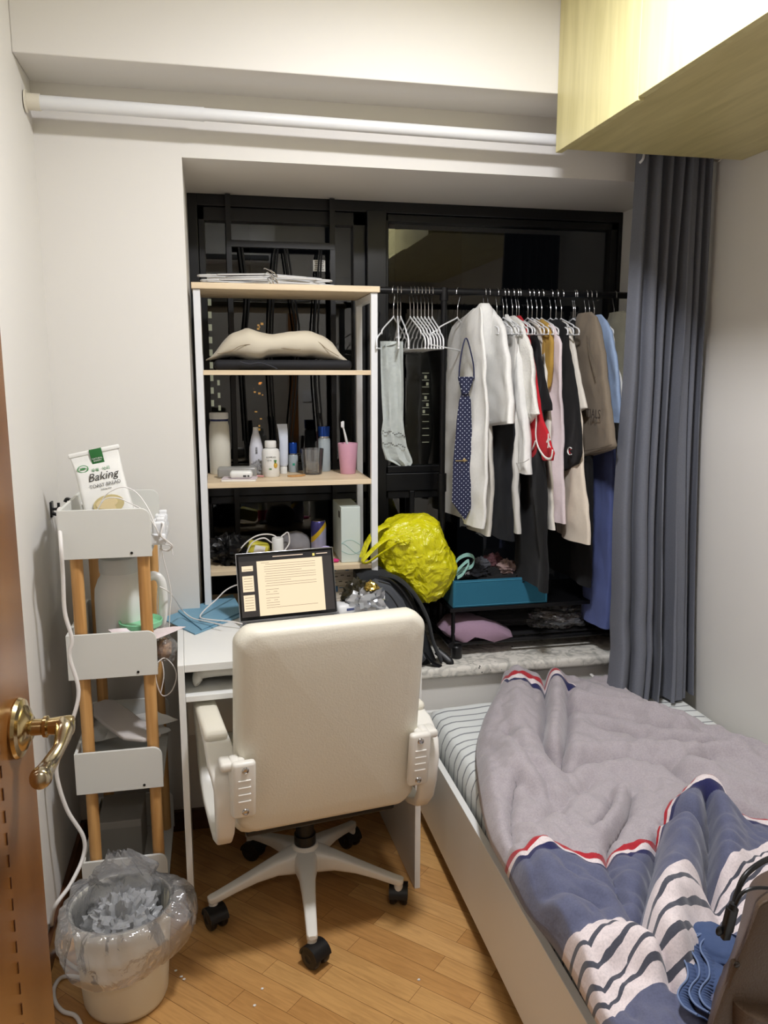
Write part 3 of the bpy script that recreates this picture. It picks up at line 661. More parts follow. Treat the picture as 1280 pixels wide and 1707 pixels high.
def duvet_mat():
    m, nt, b, N, L = nodemat('duvet_cover'); uv = N('UVMap'); sp_ = N('SeparateXYZ'); L(uv.outputs[0], sp_.inputs[0])
    r = N('ValToRGB'); cr = r.color_ramp; cr.interpolation = 'CONSTANT'
    G = (172, 164, 168); B_ = (92, 96, 122); R_ = (176, 30, 44); Wt = (228, 216, 216); Nv = (32, 34, 84); K = (74, 76, 88)
    st = [(0, G), (.045, R_), (.058, Wt), (.070, Nv), (.082, G), (.594, R_), (.608, Wt), (.618, Nv), (.630, B_), (.80, Wt), (.824, K), (.831, Wt), (.850, K), (.857, Wt), (.876, K), (.883, Wt), (.902, K), (.908, Wt), (.925, B_)]
    cr.elements[0].position = 0; cr.elements[0].color = lin(G); cr.elements[1].position = st[1][0]; cr.elements[1].color = lin(st[1][1])
    for p_, c_ in st[2:]:
        e_ = cr.elements.new(p_); e_.color = lin(c_)
    # the end band only runs over the left part; elsewhere plain grey
    L(sp_.outputs['Y'], r.inputs[0])
    lt1 = N('Math'); lt1.operation = 'LESS_THAN'; lt1.inputs[1].default_value = .3; L(sp_.outputs['Y'], lt1.inputs[0])
    gt1 = N('Math'); gt1.operation = 'GREATER_THAN'; gt1.inputs[1].default_value = .56; L(sp_.outputs['X'], gt1.inputs[0])
    mm = N('Math'); mm.operation = 'MULTIPLY'; L(lt1.outputs[0], mm.inputs[0]); L(gt1.outputs[0], mm.inputs[1])
    mx = N('Mix'); mx.data_type = 'RGBA'; mx.inputs['B'].default_value = lin(G); L(r.outputs[0], mx.inputs['A']); L(mm.outputs[0], mx.inputs['Factor'])
    # heathered weave
    tc = N('TexCoord'); n = N('TexNoise'); n.inputs['Scale'].default_value = 260; n.inputs['Detail'].default_value = 3; L(tc.outputs['Object'], n.inputs['Vector'])
    m2 = N('Mix'); m2.data_type = 'RGBA'; m2.blend_type = 'MULTIPLY'; m2.inputs['Factor'].default_value = .30; r2 = N('ValToRGB'); r2.color_ramp.elements[0].position = .3; r2.color_ramp.elements[0].color = (.45, .45, .45, 1); r2.color_ramp.elements[1].position = .62
    L(n.outputs['Fac'], r2.inputs[0]); L(mx.outputs['Result'], m2.inputs['A']); L(r2.outputs[0], m2.inputs['B']); L(m2.outputs['Result'], b.inputs['Base Color'])
    b.inputs['Roughness'].default_value = .95; b.inputs['Sheen Weight'].default_value = .25
    n3 = N('TexNoise'); n3.inputs['Scale'].default_value = 22; n3.inputs['Detail'].default_value = 5; L(tc.outputs['Object'], n3.inputs['Vector']); bp = N('Bump'); bp.inputs['Strength'].default_value = .35; bp.inputs['Distance'].default_value = .008; L(n3.outputs['Fac'], bp.inputs['Height']); L(bp.outputs['Normal'], b.inputs['Normal'])
    return m
q = MB(); q.sheet(duvet, 190, 230, .008, uv=True)
dv = build('duvet', q, duvet_mat(), angle=180); tag(dv, 'crumpled grey and slate blue duvet with red, white and navy bands, spread over the bed', 'duvet')
q = MB(); q.tube([tuple(P(a, b, z=.435)) for a, b in [(985, 1124), (1000, 1138), (1003, 1152), (1030, 1163), (1050, 1172), (1075, 1176)]], .006, 6, flat=.5)
build('lining_edge', q, mat('white_cotton', (228, 226, 220), rough=.9), dv, world=True)

# ================= curtain =================
cu = thing('curtain', 'long grey-blue curtain bunched at the right end of the window, falling onto the bed', 'curtain', (1.47, 2.44, .40))
LEFT = [(0, (1060, 262)), (.18, (1050, 400)), (.4, (1040, 600)), (.55, (1030, 720)), (.65, (1024, 830)), (.8, (1022, 960)), (.9, (1016, 1060)), (.96, (1006, 1110)), (1, (996, 1140))]
ZT = 2.20
FO = [(0, 0), (.05, .9), (.12, .25), (.22, 1.0), (.30, .0), (.37, .75), (.42, .1), (.50, .85), (.555, .05), (.62, .95), (.72, .8), (.76, 0), (.84, .7), (.885, .05), (.95, .6), (1, .0)]
def sstep(tab, t):
    for (a, va), (b, vb) in zip(tab, tab[1:]):
        if t <= b:
            k = (t-a)/(b-a); k = k*k*(3-2*k); return va+(vb-va)*k
    return tab[-1][1]
def curt(u, v):
    z = ZT+(.402-ZT)*v; pxl, pyl = interp([(t, p[0]) for t, p in LEFT], v), interp([(t, p[1]) for t, p in LEFT], v)
    yb = 2.475-.07*v**2
    xl = P(pxl, pyl, y=yb).x; xr = 1.612
    w_ = .006*noise.noise(Vector((u*3, v*2.2, 4)))
    uu = min(1, max(0, u+(.012*math.sin(v*3+u*9))))
    x = xl+(xr-xl)*(u**(.92))+w_
    d = sstep(FO, uu)
    amp = .050+.045*v**1.5
    flare = .05*max(0, v-.85)/.15*(1-u)
    y = yb-amp*d-flare+.012*noise.noise(Vector((u*5, v*3, 8)))
    z += .012*math.sin(u*26)*max(0, v-.9)*10*.4 if v > .9 else 0
    return (x-.018*math.sin(uu*40)*v, min(y, 2.535), max(z, .402+.004*d))
q = MB(); q.sheet(curt, 220, 90, .0022); 
M_CURT = fabric('curtain_fabric', (104, 107, 116), rough=.85, var=.18, weave=500, vscale=260, bump=.35)
build('cloth', q, M_CURT, cu, world=True, angle=70)
q = MB(); q.cyl((1.2, 2.45, 2.225), (1.625, 2.45, 2.225), .008, 12); build('curtain_rail', q, M_WMET, cu, world=True)
q = MB(); hk = P(1068, 262, y=2.44)
q.tube([(1.345, 2.45, 2.217), (1.352, 2.44, 2.19), (1.345, 2.43, 2.165), (1.34, 2.44, 2.155)], .004, 8); build('curtain_hook', q, M_WMET, cu, world=True)

# ================= storage trolley by the left wall =================
M_TRAY = mat('trolley_white_board', (216, 216, 210), rough=.45)
tr = thing('storage_trolley', 'tall narrow white four-tier trolley shelf with round wooden legs, in the left corner', 'shelf', (-.275, 2.28, 0))
TX0, TX1, TY0, TY1 = -.390, -.166, 2.10, 2.455
for zt, zb in ((1.163, 1.037), (.837, .716), (.511, .395), (.196, .072)):
    def endpoly(r): return [(0, 0), (TX1-TX0, 0), (TX1-TX0, zt-zb-r)]+[(TX1-TX0-r+r*math.cos(a), zt-zb-r+r*math.sin(a)) for a in [pi/2*i/6 for i in range(1, 7)]]+[(0, zt-zb)]
    for y in (TY0, TY1-.008):
        q = MB(); q.prism(endpoly(.024), .008, M=Matrix(((1, 0, 0, TX0), (0, 0, 1, y), (0, 1, 0, zb), (0, 0, 0, 1)))); o = build('end_panel', q, M_TRAY, tr, world=True, bevel=.0008)
        if y == TY0:
            q = MB(); q.lathe([(0, 0), (.0035, 0), (.0035, .0015), (0, .0015)], 14, M=T((TX1-.05, y, zb+.011 if zb > .1 else zt-.03)) @ Rx(pi/2)); build('screw', q, mat('dark_screw', (60, 58, 54), rough=.35, metal=.8), o, world=True)
    q = MB(); q.b2((TX0, TY0+.0082, zb), (TX0+.008, TY1-.0082, zt)); build('side_panel', q, M_TRAY, tr, world=True, smooth=False, bevel=.0008)
    q = MB(); q.b2((TX0+.008, TY0+.0082, zb+.004), (TX1-.002, TY1-.0082, zb+.012)); build('tray_floor', q, M_TRAY, tr, world=True, smooth=False)
for x in (TX0+.034, TX1-.024):
    for y in (TY0+.028, TY1-.03): q = MB(); q.cyl((x, y, .0), (x, y, 1.05), .0158, 20); build('leg', q, M_LEGW, tr, world=True)

# bread bag standing in the top tier
M_PAPER = mat('white_paper', (232, 231, 226), rough=.75, bump=.3, bscale=40)
BB = Matrix.Translation((-.268, 2.262, 1.052)) @ Rz(math.radians(6)) @ Ry(math.radians(-11)) @ Rx(math.radians(-3))
bb = thing('bread_bag', 'white paper toast bread bag with a green label, leaning in the trolley top', 'bag', (-.27, 2.26, 1.05))
q = MB(); rg = []
for z, w, t in ((0, .058, .036), (.02, .061, .04), (.08, .062, .040), (.14, .061, .034), (.19, .061, .020), (.225, .062, .006), (.245, .063, .003)):
    rg.append([Vector((a+.0012*noise.noise(Vector((a*50, z*60, 1))), b_+.004*noise.noise(Vector((a*40, z*38, b_*9))), z)) for a, b_ in rrect(w, t, min(t*.9, .012), 4)])
def fine(rg, k=4):
    out = []
    for a, b_ in zip(rg, rg[1:]):
        for i in range(k): out.append([p.lerp(q_, i/k)+Vector((0, .0012*noise.noise(p*60), 0)) for p, q_ in zip(a, b_)])
    return out+[rg[-1]]
q.loft(fine(rg), M=BB); build('paper_bag', q, M_PAPER, bb, world=True)
q = MB(); q.box((0, 0, .248), (.134, .011, .013), .004, M=BB); build('folded_top', q, M_PAPER, bb, world=True)
M_GRN = mat('dark_green_print', (38, 104, 48), rough=.6)
q = MB(); q.box((.004, -.0075, .235), (.032, .003, .04), .001, M=BB); gl_ = build('green_label', q, M_GRN, bb, world=True)
FB = BB @ Matrix(((1, 0, 0, 0), (0, 0, -1, 0), (0, 1, 0, 0), (0, 0, 0, 1)))
def bagtext(nm, s_, x, z, y, size, m_, **k): return text(nm, s_, size, m_, FB @ T((x, z, y)), bb, **k)
M_INK = mat('dark_ink', (58, 56, 52), rough=.7); M_GINK = mat('green_ink', (60, 140, 76), rough=.7)
bagtext('lettering', 'Baking', .006, .181, .0265, .030, M_INK, shear=.35); bagtext('lettering', 'TOAST BREAD', .008, .158, .0325, .0125, M_INK); bagtext('lettering', 'baking time', .008, .147, .0345, .006, M_INK)
bagtext('lettering', 'NATURAL\nBAKERY', .004, .226, .0102, .006, M_PAPER)
bagtext('lettering', '\u65e9\u9910 \u00b7 \u5410\u53f8', .006, .199, .0185, .010, M_GINK)
q = MB()
for i in range(24):
    a = 2*pi*i/24; q.box((-.038+.013*math.cos(a), -.0165, .209+.009*math.sin(a)), (.003, .001, .002), M=BB)
q.box((-.038, -.0165, .209), (.014, .001, .004), M=BB); build('emblem', q, M_GINK, bb, world=True, smooth=False)
def disc(mb, M, rx, rz, c, h=.0015, n=30): return mb.prism([(c[0]+rx*math.cos(2*pi*i/n), c[1]+rz*math.sin(2*pi*i/n)) for i in range(n)], h, M=M)
q = MB(); disc(q, FB @ T((0, 0, .0400)), .040, .026, (.004, .104), .002); build('bag_window', q, mat('amber_window', (206, 190, 140), rough=.3), bb, world=True)
q = MB(); disc(q, FB @ T((0, 0, .0415)), .028, .014, (.000, .108), .002); disc(q, FB @ T((0, 0, .0415)), .014, .022, (.006, .09), .0022); build('bread_picture', q, mat('bread_cream', (226, 206, 160), rough=.6), bb, world=True)

# hook + extension cord on the left wall
hk = thing('wall_hook', 'black double wall hook above the trolley corner, carrying the white cord', 'hook', (X0, 2.40, 1.12))
q = MB(); c0 = Vector((X0, 2.42, 1.118)); q.box(c0+Vector((.003, 0, 0)), (.006, .03, .045), .002); build('back_plate', q, M_BLKP, hk, world=True)
q = MB(); q.tube([c0+Vector(v) for v in ((.004, 0, -.012), (.03, 0, -.02), (.048, 0, -.012), (.058, 0, .006), (.055, 0, .024), (.045, 0, .028), (.04, 0, .02))], .0048, 10); build('prong', q, M_BLKP, hk, world=True)
q = MB(); q.tube([c0+Vector(v) for v in ((.004, 0, .0), (.02, 0, .002), (.022, 0, .018))], .004, 8); build('prong', q, M_BLKP, hk, world=True)
M_CORD = mat('white_cord', (226, 222, 218), rough=.45)
def cord(name, label, pts, r, group=None, m_=M_CORD, n=10):
    q = MB(); q.tube(pts, r, n); o = build(name, q, m_); tag(o, label, 'cable', group); return o
cp = [(-.20, 2.44, 1.09), (-.30, 2.44, 1.135), (-.385, 2.435, 1.128), (-.417, 2.42, 1.108)]+[tuple(P(a, b, y=c_)) for a, b, c_ in [(98, 850, 2.25), (101, 900, 2.075), (105, 960, 2.075), (108, 1020, 2.08), (120, 1065, 2.078), (116, 1095, 2.076), (131, 1150, 2.07), (121, 1200, 2.06), (98, 1262, 2.06), (95, 1295, 2.06), (112, 1350, 2.06), (139, 1395, 2.06), (138, 1430, 2.05), (117, 1475, 2.0), (90, 1515, 1.96)]]+[tuple(P(a, b, z=.012)) for a, b in [(86, 1560), (98, 1590), (128, 1615), (165, 1628), (175, 1640)]]
cord('extension_cord', 'thick white extension cord hanging from the black hook down in front of the trolley', cp, .0052)
cord('floor_cable', 'white cord curling on the floor from under the bin to the front edge', [tuple(P(a, b, z=.006)) for a, b in [(150, 1636), (125, 1628), (102, 1630), (90, 1648), (92, 1670), (105, 1686), (125, 1693), (135, 1710), (138, 1735)]], .0052)

# power strip and its plugs at the right of the top tier
ps = thing('power_strip', 'white power strip with plugs sticking out at the right of the top tier', 'power strip', (-.17, 2.2, 1.06))
q = MB(); q.box((-.155, 2.24, 1.072), (.045, .20, .030), .006); build('strip_body', q, M_WMET, ps, world=True)
for y, z in ((2.16, 1.1), (2.21, 1.098), (2.28, 1.1)):
    q = MB(); q.box((-.150, y, z), (.034, .03, .036), .006); q.box((-.145, y, z+.018), (.022, .018, .02), .004); build('plug', q, M_WMET, ps, world=True)
def wire(label, pts, r=.0016, grp=None): return cord('charging_cable', label, pts, r, grp, n=6)
W_ = lambda l: [tuple(P(a, b, y=c_)) for a, b, c_ in l]
wire('thin white cable looping over the bread bag down to the power strip', W_([(168, 838, 2.19), (180, 822, 2.185), (205, 812, 2.18), (228, 822, 2.18), (248, 850, 2.16), (262, 885, 2.13), (270, 905, 2.16), (284, 910, 2.2), (288, 925, 2.2)]))
wire('second thin cable drooping in front of the bread bag', W_([(162, 850, 2.17), (175, 832, 2.17), (195, 830, 2.17), (215, 838, 2.17), (240, 852, 2.14), (260, 880, 2.13), (268, 893, 2.14)]))
wire('loop of grey-white cable beside the power strip', W_([(262, 872, 2.16), (272, 874, 2.14), (268, 892, 2.13), (276, 900, 2.14), (287, 910, 2.15), (280, 918, 2.16), (266, 915, 2.17)]), .0024)
wire('thin white cable hanging straight from the power strip to the lid on the trolley', W_([(268, 905, 2.2), (272, 930, 2.2), (280, 960, 2.2), (285, 990, 2.2), (283, 1020, 2.2), (282, 1046, 2.2)]))
wire('short white cable hanging behind the jug handle', W_([(268, 900, 2.25), (266, 940, 2.26), (262, 1000, 2.26), (263, 1030, 2.26)]))
wire('white cable arching from the trolley across the desk to the laptop', W_([(266, 978, 2.2), (285, 990, 2.22)])+[tuple(P(a, b, z=.79)) for a, b in [(303, 1016)]]+[tuple(P(a, b, z=.772)) for a, b in [(320, 1030), (345, 1036), (372, 1042)]], .002)
wire('white charging cable rising from the folder to the left of the laptop', [tuple(P(a, b, z=z)) for a, b, z in [(404, 1040, .769), (385, 1036, .772), (350, 1033, .772), (334, 1029, .774), (340, 1018, .78), (360, 1000, .80), (375, 985, .82), (392, 976, .82), (408, 974, .80)]], .0022)
wire('thin white cable coiled below the second tier of the trolley', W_([(262, 1105, 2.13), (275, 1097, 2.14), (290, 1112, 2.15), (294, 1130, 2.15), (286, 1152, 2.15), (272, 1160, 2.14), (263, 1145, 2.13), (259, 1120, 2.13), (268, 1100, 2.14), (273, 1125, 2.14), (268, 1155, 2.14)]))

# white jug on the second tier
jg = thing('water_jug', 'large white plastic jug with a side handle on the second tier of the trolley', 'jug', (-.265, 2.25, .73))
JC = (-.268, 2.26, .7285)
q = MB(); q.lathe([(0, 0), (.066, 0), (.069, .006), (.069, .16), (.067, .19), (.058, .215), (.051, .225), (.050, .235)], 40, c=JC); build('body', q, mat('jug_white', (226, 226, 222), rough=.35), jg, world=True)
q = MB(); q.lathe([(.0, .235), (.052, .235), (.053, .242), (.053, .27), (.050, .276), (.0, .277)], 40, c=JC); build('lid', q, mat('jug_lid', (206, 208, 206), rough=.4), jg, world=True)
q = MB(); q.tube([Vector(JC)+Vector(v) for v in ((.06, -.01, .2), (.085, -.02, .222), (.108, -.025, .215), (.115, -.026, .18), (.112, -.025, .11), (.10, -.02, .08), (.062, -.01, .07))], .0085, 12, flat=1.5); build('handle', q, MATS['jug_white'], jg, world=True)
text('lettering', 'mujosh', .012, M_INK, facing((JC[0]-.028, JC[1]-.0668, JC[2]+.105-.0), (1, .0, 0), (0, 0, 1)) @ Ry(math.radians(-22)), jg) if False else None
ld = thing('round_lid', 'mint green round lid lying on the second tier in front of the jug', 'lid', (-.2, 2.2, .85))
LC = P(235, 1043, y=2.185)
q = MB(); q.lathe([(0, 0), (.052, 0), (.056, .003), (.058, .016), (.056, .018), (.053, .014), (.05, .006), (0, .005)], 40, c=LC); build('rim', q, mat('mint_plastic', (136, 206, 160), rough=.3), ld, world=True)
pb = thing('snack_packet', 'clear packet with a pinkish flap and brown contents, right of the second tier', 'packet', (-.15, 2.18, .8))
q = MB(); pf = [P(a, b, y=y) for a, b, y in ((180, 1050, 2.13), (310, 1046, 2.17), (262, 1066, 2.12), (205, 1070, 2.115))]
q.sheet(lambda u, v: (pf[0].lerp(pf[1], u)).lerp(pf[3].lerp(pf[2], u), v)+Vector((0, 0, .003*math.sin(u*9))), 12, 5, .0015); build('flap', q, mat('flap_print', (214, 200, 200), rough=.35, var=.15, vscale=60), pb, world=True)
q = MB(); cc = P(276, 1080, y=2.17); q.blob(cc, (.030, .035, .038), 3, amp=.2, flat=.05); build('film', q, M_FILM, pb, world=True)
q = MB(); cc = P(272, 1082, y=2.17); q.blob(cc, (.022, .026, .028), 5, amp=.3, flat=.05); build('contents', q, mat('brown_snack', (166, 128, 92), rough=.7, var=.3, vscale=40), pb, world=True)

# papers on the third tier, grey box at the bottom
def quad(name, label, cat, pts, m_, th=.002, wav=.004, sd=0, group=None):
    q = MB(); q.sheet(lambda u, v: (pts[0].lerp(pts[1], u)).lerp(pts[3].lerp(pts[2], u), v)+Vector((0, 0, wav*noise.noise(Vector((u*3, v*3, sd))))), 14, 10, th); o = build(name, q, m_, angle=60); tag(o, label, cat, group); return o
Z3 = [tuple(x) for x in ()]
def pz(l): return [P(a, b, z=z) for a, b, z in l]
quad('envelope', 'white envelope with torn edge sticking out at the right of the third tier', 'envelope', pz([(175, 1232, .47), (298, 1200, .50), (262, 1186, .525), (190, 1195, .51)]), M_PAPER, sd=1)
quad('paper_sheet', 'crumpled white sheet lying across the third tier of the trolley', 'paper', pz([(150, 1235, .44), (285, 1218, .45), (265, 1200, .47), (158, 1200, .47)]), M_PAPER, wav=.02, sd=2)
q = MB(); pl_ = [P(a, b, z=.55-.0003*(b-1160)) for a, b in [(155, 1172), (175, 1165), (192, 1166), (215, 1182), (238, 1200), (262, 1205), (268, 1222), (240, 1232), (205, 1228), (172, 1205), (156, 1190)]]
n_ = len(pl_); q.add(pl_+[p-Vector((0, 0, .012)) for p in pl_], [tuple(range(n_)), tuple(range(2*n_-1, n_-1, -1))]+[(i, (i+1) % n_, n_+(i+1) % n_, n_+i) for i in range(n_)])
o = build('slipper_sole', q, mat('pale_foam', (196, 190, 186), rough=.9), bevel=.004); tag(o, 'pale foam slipper sole lying on top of the papers in the third tier', 'slipper')
gx = thing('storage_box', 'grey box standing in the bottom tier of the trolley', 'box', (-.30, 2.30, .084))
q = MB(); q.b2((-.365, 2.24, .085), (-.245, 2.40, .225)); build('box_body', q, mat('grey_card', (136, 132, 124), rough=.6), gx, world=True, smooth=False, bevel=.003)
q = MB(); q.b2((-.366, 2.238, .205), (-.244, 2.402, .229)); build('box_lid', q, mat('grey_card_lid', (150, 146, 138), rough=.6), gx, world=True, smooth=False, bevel=.003)

# ================= waste bin =================
bn = thing('waste_bin', 'round ivory plastic waste bin lined with a clear bag, in front of the trolley', 'bin', (-.255, 1.825, 0))
BC = (-.255, 1.825, 0)
q = MB(); q.lathe([(0, .0), (.085, 0), (.094, .006), (.099, .02), (.112, .20), (.116, .244), (.1185, .25), (.118, .254), (.114, .254), (.112, .246), (.108, .20), (.094, .022), (0, .012)], 56, c=BC); build('bin_body', q, mat('ivory_bin_plastic', (222, 216, 196), rough=.4), bn, world=True)
ln = MB()
def liner(u, v):
    a = 2*pi*u; k = .012*noise.noise(Vector((math.cos(a)*2.2, math.sin(a)*2.2, v*3+1)))+.012*(.3-abs(noise.noise(Vector((math.cos(a)*5, math.sin(a)*5, v*2.4+5)))))
    pr = [(0, .05, .04), (.2, .086, .05), (.38, .100, .16), (.48, .110, .250), (.54, .120, .262), (.66, .142, .252), (.8, .158, .218), (.92, .160, .180), (1, .150, .155)]
    r = interp([(t, r_) for t, r_, z in pr], v); z = interp([(t, z_) for t, r_, z_ in pr], v)
    wgt = min(1, abs(v-.5)*6)
    lob = 1+.16*math.sin(a*3+1.1)*max(0, v-.55)*1.6
    r2 = (r+k*wgt*1.5)*(lob if v > .55 else 1)
    if v > .50: r2 = max(r2, .1215)
    return Vector(BC)+Vector((r2*math.cos(a), r2*math.sin(a), z+k*wgt*1.8+(.03*math.sin(a*2+.6)*max(0, v-.6))))
ln.sheet(liner, 110, 46, .0006); build('liner', ln, M_FILM, bn, world=True, angle=35)
q = MB(); q.blob((BC[0]+.0, BC[1]+.02, .175), (.082, .082, .075), 8, n=60, m=36, amp=.35, freq=2.6, ridge=.45); build('crumpled_film', q, clear_film('crumpled_film', tint=(.99, .99, .99), rough=.15, k=.9, op=.38, bumpk=.4), bn, world=True, angle=30)
q = MB()
def tuft(u, v):
    c_ = Vector((-.262+.01*math.sin(v*4), 1.90, .22+.12*v)); a = 2*pi*u; r = (.07*(1-v)**.8+.02)*(1+.35*noise.noise(Vector((math.cos(a)*2, math.sin(a)*2, v*4))))
    return c_+Vector((r*1.2*math.cos(a), r*.45*math.sin(a), .02*noise.noise(Vector((math.cos(a)*3, math.sin(a)*3, v*3+9)))))
q.sheet(tuft, 44, 18, .0005); build('liner_tuft', q, M_FILM, bn, world=True, angle=35)
q = MB(); q.blob((BC[0]-.01, BC[1], .10), (.075, .075, .05), 4, amp=.2, freq=2.5, ridge=.2); build('tissues', q, mat('tissue_white', (214, 218, 220), rough=.9), bn, world=True)

# ================= things on the desk =================
M_FOLD = mat('teal_blue_card', (116, 160, 184), rough=.55, var=.03, vscale=20)
def folder(label, cs, z, th):
    q = MB(); q.add([(c_[0], c_[1], z) for c_ in cs]+[(c_[0], c_[1], z+th) for c_ in cs], [(3, 2, 1, 0), (4, 5, 6, 7)]+[(i, (i+1) % 4, 4+(i+1) % 4, 4+i) for i in range(4)])
    o = build('folder', q, M_FOLD, smooth=False, bevel=.001); tag(o, label, 'folder', 'blue folders on the desk'); return o
folder('lower blue folder on the left of the desk, its corner overhanging the edge', [P(a, b, z=.757) for a, b in [(268, 1030), (325, 1056), (408, 1024), (362, 998)]], .7525, .004)
folder('upper blue folder, turned a little on top of the lower one', [P(a, b, z=.762) for a, b in [(296, 1017), (336, 1048), (404, 1018), (388, 990)]], .7570, .004)
# laptop
HL = P(400, 1037, z=.766); HR = P(566, 1020, z=.766); ld_ = (HR-HL).normalized(); lb_ = Vector((-ld_.y, ld_.x, 0)); LW, LH = .306, .206
lt = thing('laptop', 'open silver laptop showing a document, on the desk behind the chair', 'laptop', (.21, 2.3, .753))
LM = Matrix(((ld_.x, lb_.x, 0, HL.x), (ld_.y, lb_.y, 0, HL.y), (0, 0, 1, .7535), (0, 0, 0, 1)))
M_ALU = mat('silver_aluminium', (196, 198, 202), rough=.3, metal=.9)
q = MB(); q.box((LW/2, -.104, .0065), (LW, .208, .012), .005, M=LM); base = build('base', q, M_ALU, lt, world=True)
q = MB(); q.box((LW/2, -.068, .0128), (.27, .10, .0012), .0004, M=LM); build('keyboard', q, M_BLKP, base, world=True)
q = MB(); q.box((LW/2, -.16, .0127), (.12, .07, .0008), .0003, M=LM); build('trackpad', q, mat('trackpad_grey', (180, 182, 186), rough=.35), base, world=True)
SM = LM @ T((0, 0, .012)) @ Rx(math.radians(-14)) @ Rx(pi/2)    # x right, y up the lid, z towards the viewer
q = MB(); q.box((LW/2, LH/2, -.003), (LW, LH, .005), .0022, M=SM); lid = build('lid', q, M_ALU, lt, world=True)
q = MB(); q.box((LW/2, LH/2, .0003), (LW-.004, LH-.004, .0012), .0004, M=SM); build('bezel', q, mat('bezel_black', (12, 12, 13), rough=.15), lid, world=True)
def scr(nm, x0, y0, x1, y1, z, m_, par=lid): q = MB(); q.box(((x0+x1)/2, (y0+y1)/2, z), (x1-x0, y1-y0, .0003), M=SM); return build(nm, q, m_, par, world=True, smooth=False)
E_DK = mat('screen_dark', (52, 46, 44), rough=.3, emit=1.0); E_PG = mat('screen_page', (250, 226, 190), rough=.5, emit=1.0); E_TX = mat('screen_text', (150, 126, 104), rough=.3, emit=.6); E_BR = mat('screen_bar', (34, 31, 32), rough=.3, emit=.8); E_HL = mat('screen_highlight', (250, 222, 196), rough=.3, emit=1.0); E_YL = mat('screen_yellow', (240, 220, 120), rough=.3, emit=1.0)
for n_ in ('screen_dark', 'screen_page', 'screen_text', 'screen_bar', 'screen_highlight', 'screen_yellow'): MATS[n_].node_tree.nodes['Principled BSDF'].inputs['Base Color'].default_value = (.01, .01, .01, 1)
scr('screen', .008, .012, LW-.008, LH-.010, .0010, E_DK)
scr('title_bar', .008, LH-.026, LW-.008, LH-.010, .0012, E_BR); scr('page', .062, .012, .268, LH-.028, .0013, E_PG)
for k, (a, b_) in enumerate(((.150, .166), (.088, .136), (.030, .078))): scr('page_thumbnail', .016, a, .050, b_, .0013, E_PG)
q = MB()
def ln_(x0, x1, y, z=.0015, h=.0010): q.box(((x0+x1)/2, y, z), (x1-x0, h, .0002), M=SM)
ln_(.075, .100, .172)
yy = .167
for k in range(18):
    if k in (10, 13): yy -= .004
    if k < 10 or k > 16: x0, x1 = (.088 if k % 4 == 0 else .084), (.245 if k % 4 != 3 else .084+random.uniform(.02, .13))
    elif k in (11, 14): x0, x1 = .085, .097; ln_(.108, .120, yy)
    else: x0, x1 = .084, .125
    ln_(x0, x1, yy); yy -= .0073
for a in (.155, .128, .120, .112, .104, .096, .070, .062, .054, .046, .038): ln_(.020, .046, a, h=.0012)
build('document_text', q, E_TX, lid, world=True, smooth=False)
q = MB(); q.box((.16, LH-.0165, .0015), (.095, .0022, .0002), M=SM); q.box((.268, LH-.0175, .0015), (.036, .0022, .0002), M=SM)
build('menu_text', q, E_HL, lid, world=True, smooth=False); scr('badge', .238, LH-.0235, .245, LH-.0155, .0015, E_YL)
# game controller on the open shelf
gc = thing('game_controller', 'white game controller on the open shelf under the desktop', 'game controller', tuple(DK(.10, .07, .664)))
CM2 = Matrix.Translation(DK(.112, .085, .700)) @ Rz(DR)
q = MB()
rg = []
for i in range(15):
    t = i/14; x = -.066+.132*t; s_ = math.sin(pi*t)
    hz = .010+.010*min(1, s_*3); hy = .016+.014*min(1, s_*3); zc = .004*s_
    rg.append([Vector((x, hy*math.cos(2*pi*j/16), zc+hz*math.sin(2*pi*j/16))) for j in range(16)])
q.loft(rg, M=CM2); bdy = build('body', q, M_CREAMP, gc, world=True)
for s_ in (-1, 1):
    q = MB(); q.tube([CM2 @ Vector(v) for v in ((s_*.050, 0, .006), (s_*.060, -.008, -.006), (s_*.062, -.018, -.022), (s_*.058, -.022, -.028))], lambda t: interp([(0, .012), (.4, .0145), (.85, .0125), (1, .004)], t), 16); build('grip', q, M_CREAMP, gc, world=True)
    q = MB(); q.cyl(CM2 @ Vector((s_*.025, -.012, .014)), CM2 @ Vector((s_*.025, -.014, .027)), .008, 16); build('thumbstick', q, M_BLKP, gc, world=True)
q = MB(); q.blob(tuple(DK(.19, .12, .682)), (.05, .04, .017), 6, amp=.3); o = build('cable_bundle', q, mat('dark_cable_mix', (40, 40, 44), rough=.6, var=.5, vscale=60), angle=60); tag(o, 'dark bundle of cables beside the game controller', 'cables')
# right-hand end of the desk
def pbox(name, label, cat, c_, d_, m_, rz=0, bev=.002, group=None):
    q = MB(); q.box((0, 0, d_[2]/2), d_, bev); o = build(name, q, m_); o.location = c_; o.rotation_euler = (0, 0, rz); tag(o, label, cat, group); return o
tb = thing('tissue_packet', 'white soft packet behind the right side of the laptop', 'packet', (.40, 2.44, .7525), math.radians(12))
q = MB(); q.box((0, 0, .016), (.085, .06, .032), .012); build('packet', q, M_WMET, tb)
q = MB(); q.box((0, -.0305, .016), (.03, .002, .008), .0005); build('print', q, mat('navy_print', (60, 70, 110), rough=.6), tb)
pbox('white_box', 'flat white box standing at the right back corner of the desk', 'box', tuple(DK(.615, .40, .7525)), (.05, .09, .045), M_WMET, .3)
fo = thing('crisp_packet', 'crumpled silver foil snack packet with black and yellow print, on the right of the desk', 'packet', tuple(DK(.54, .36, .7525)))
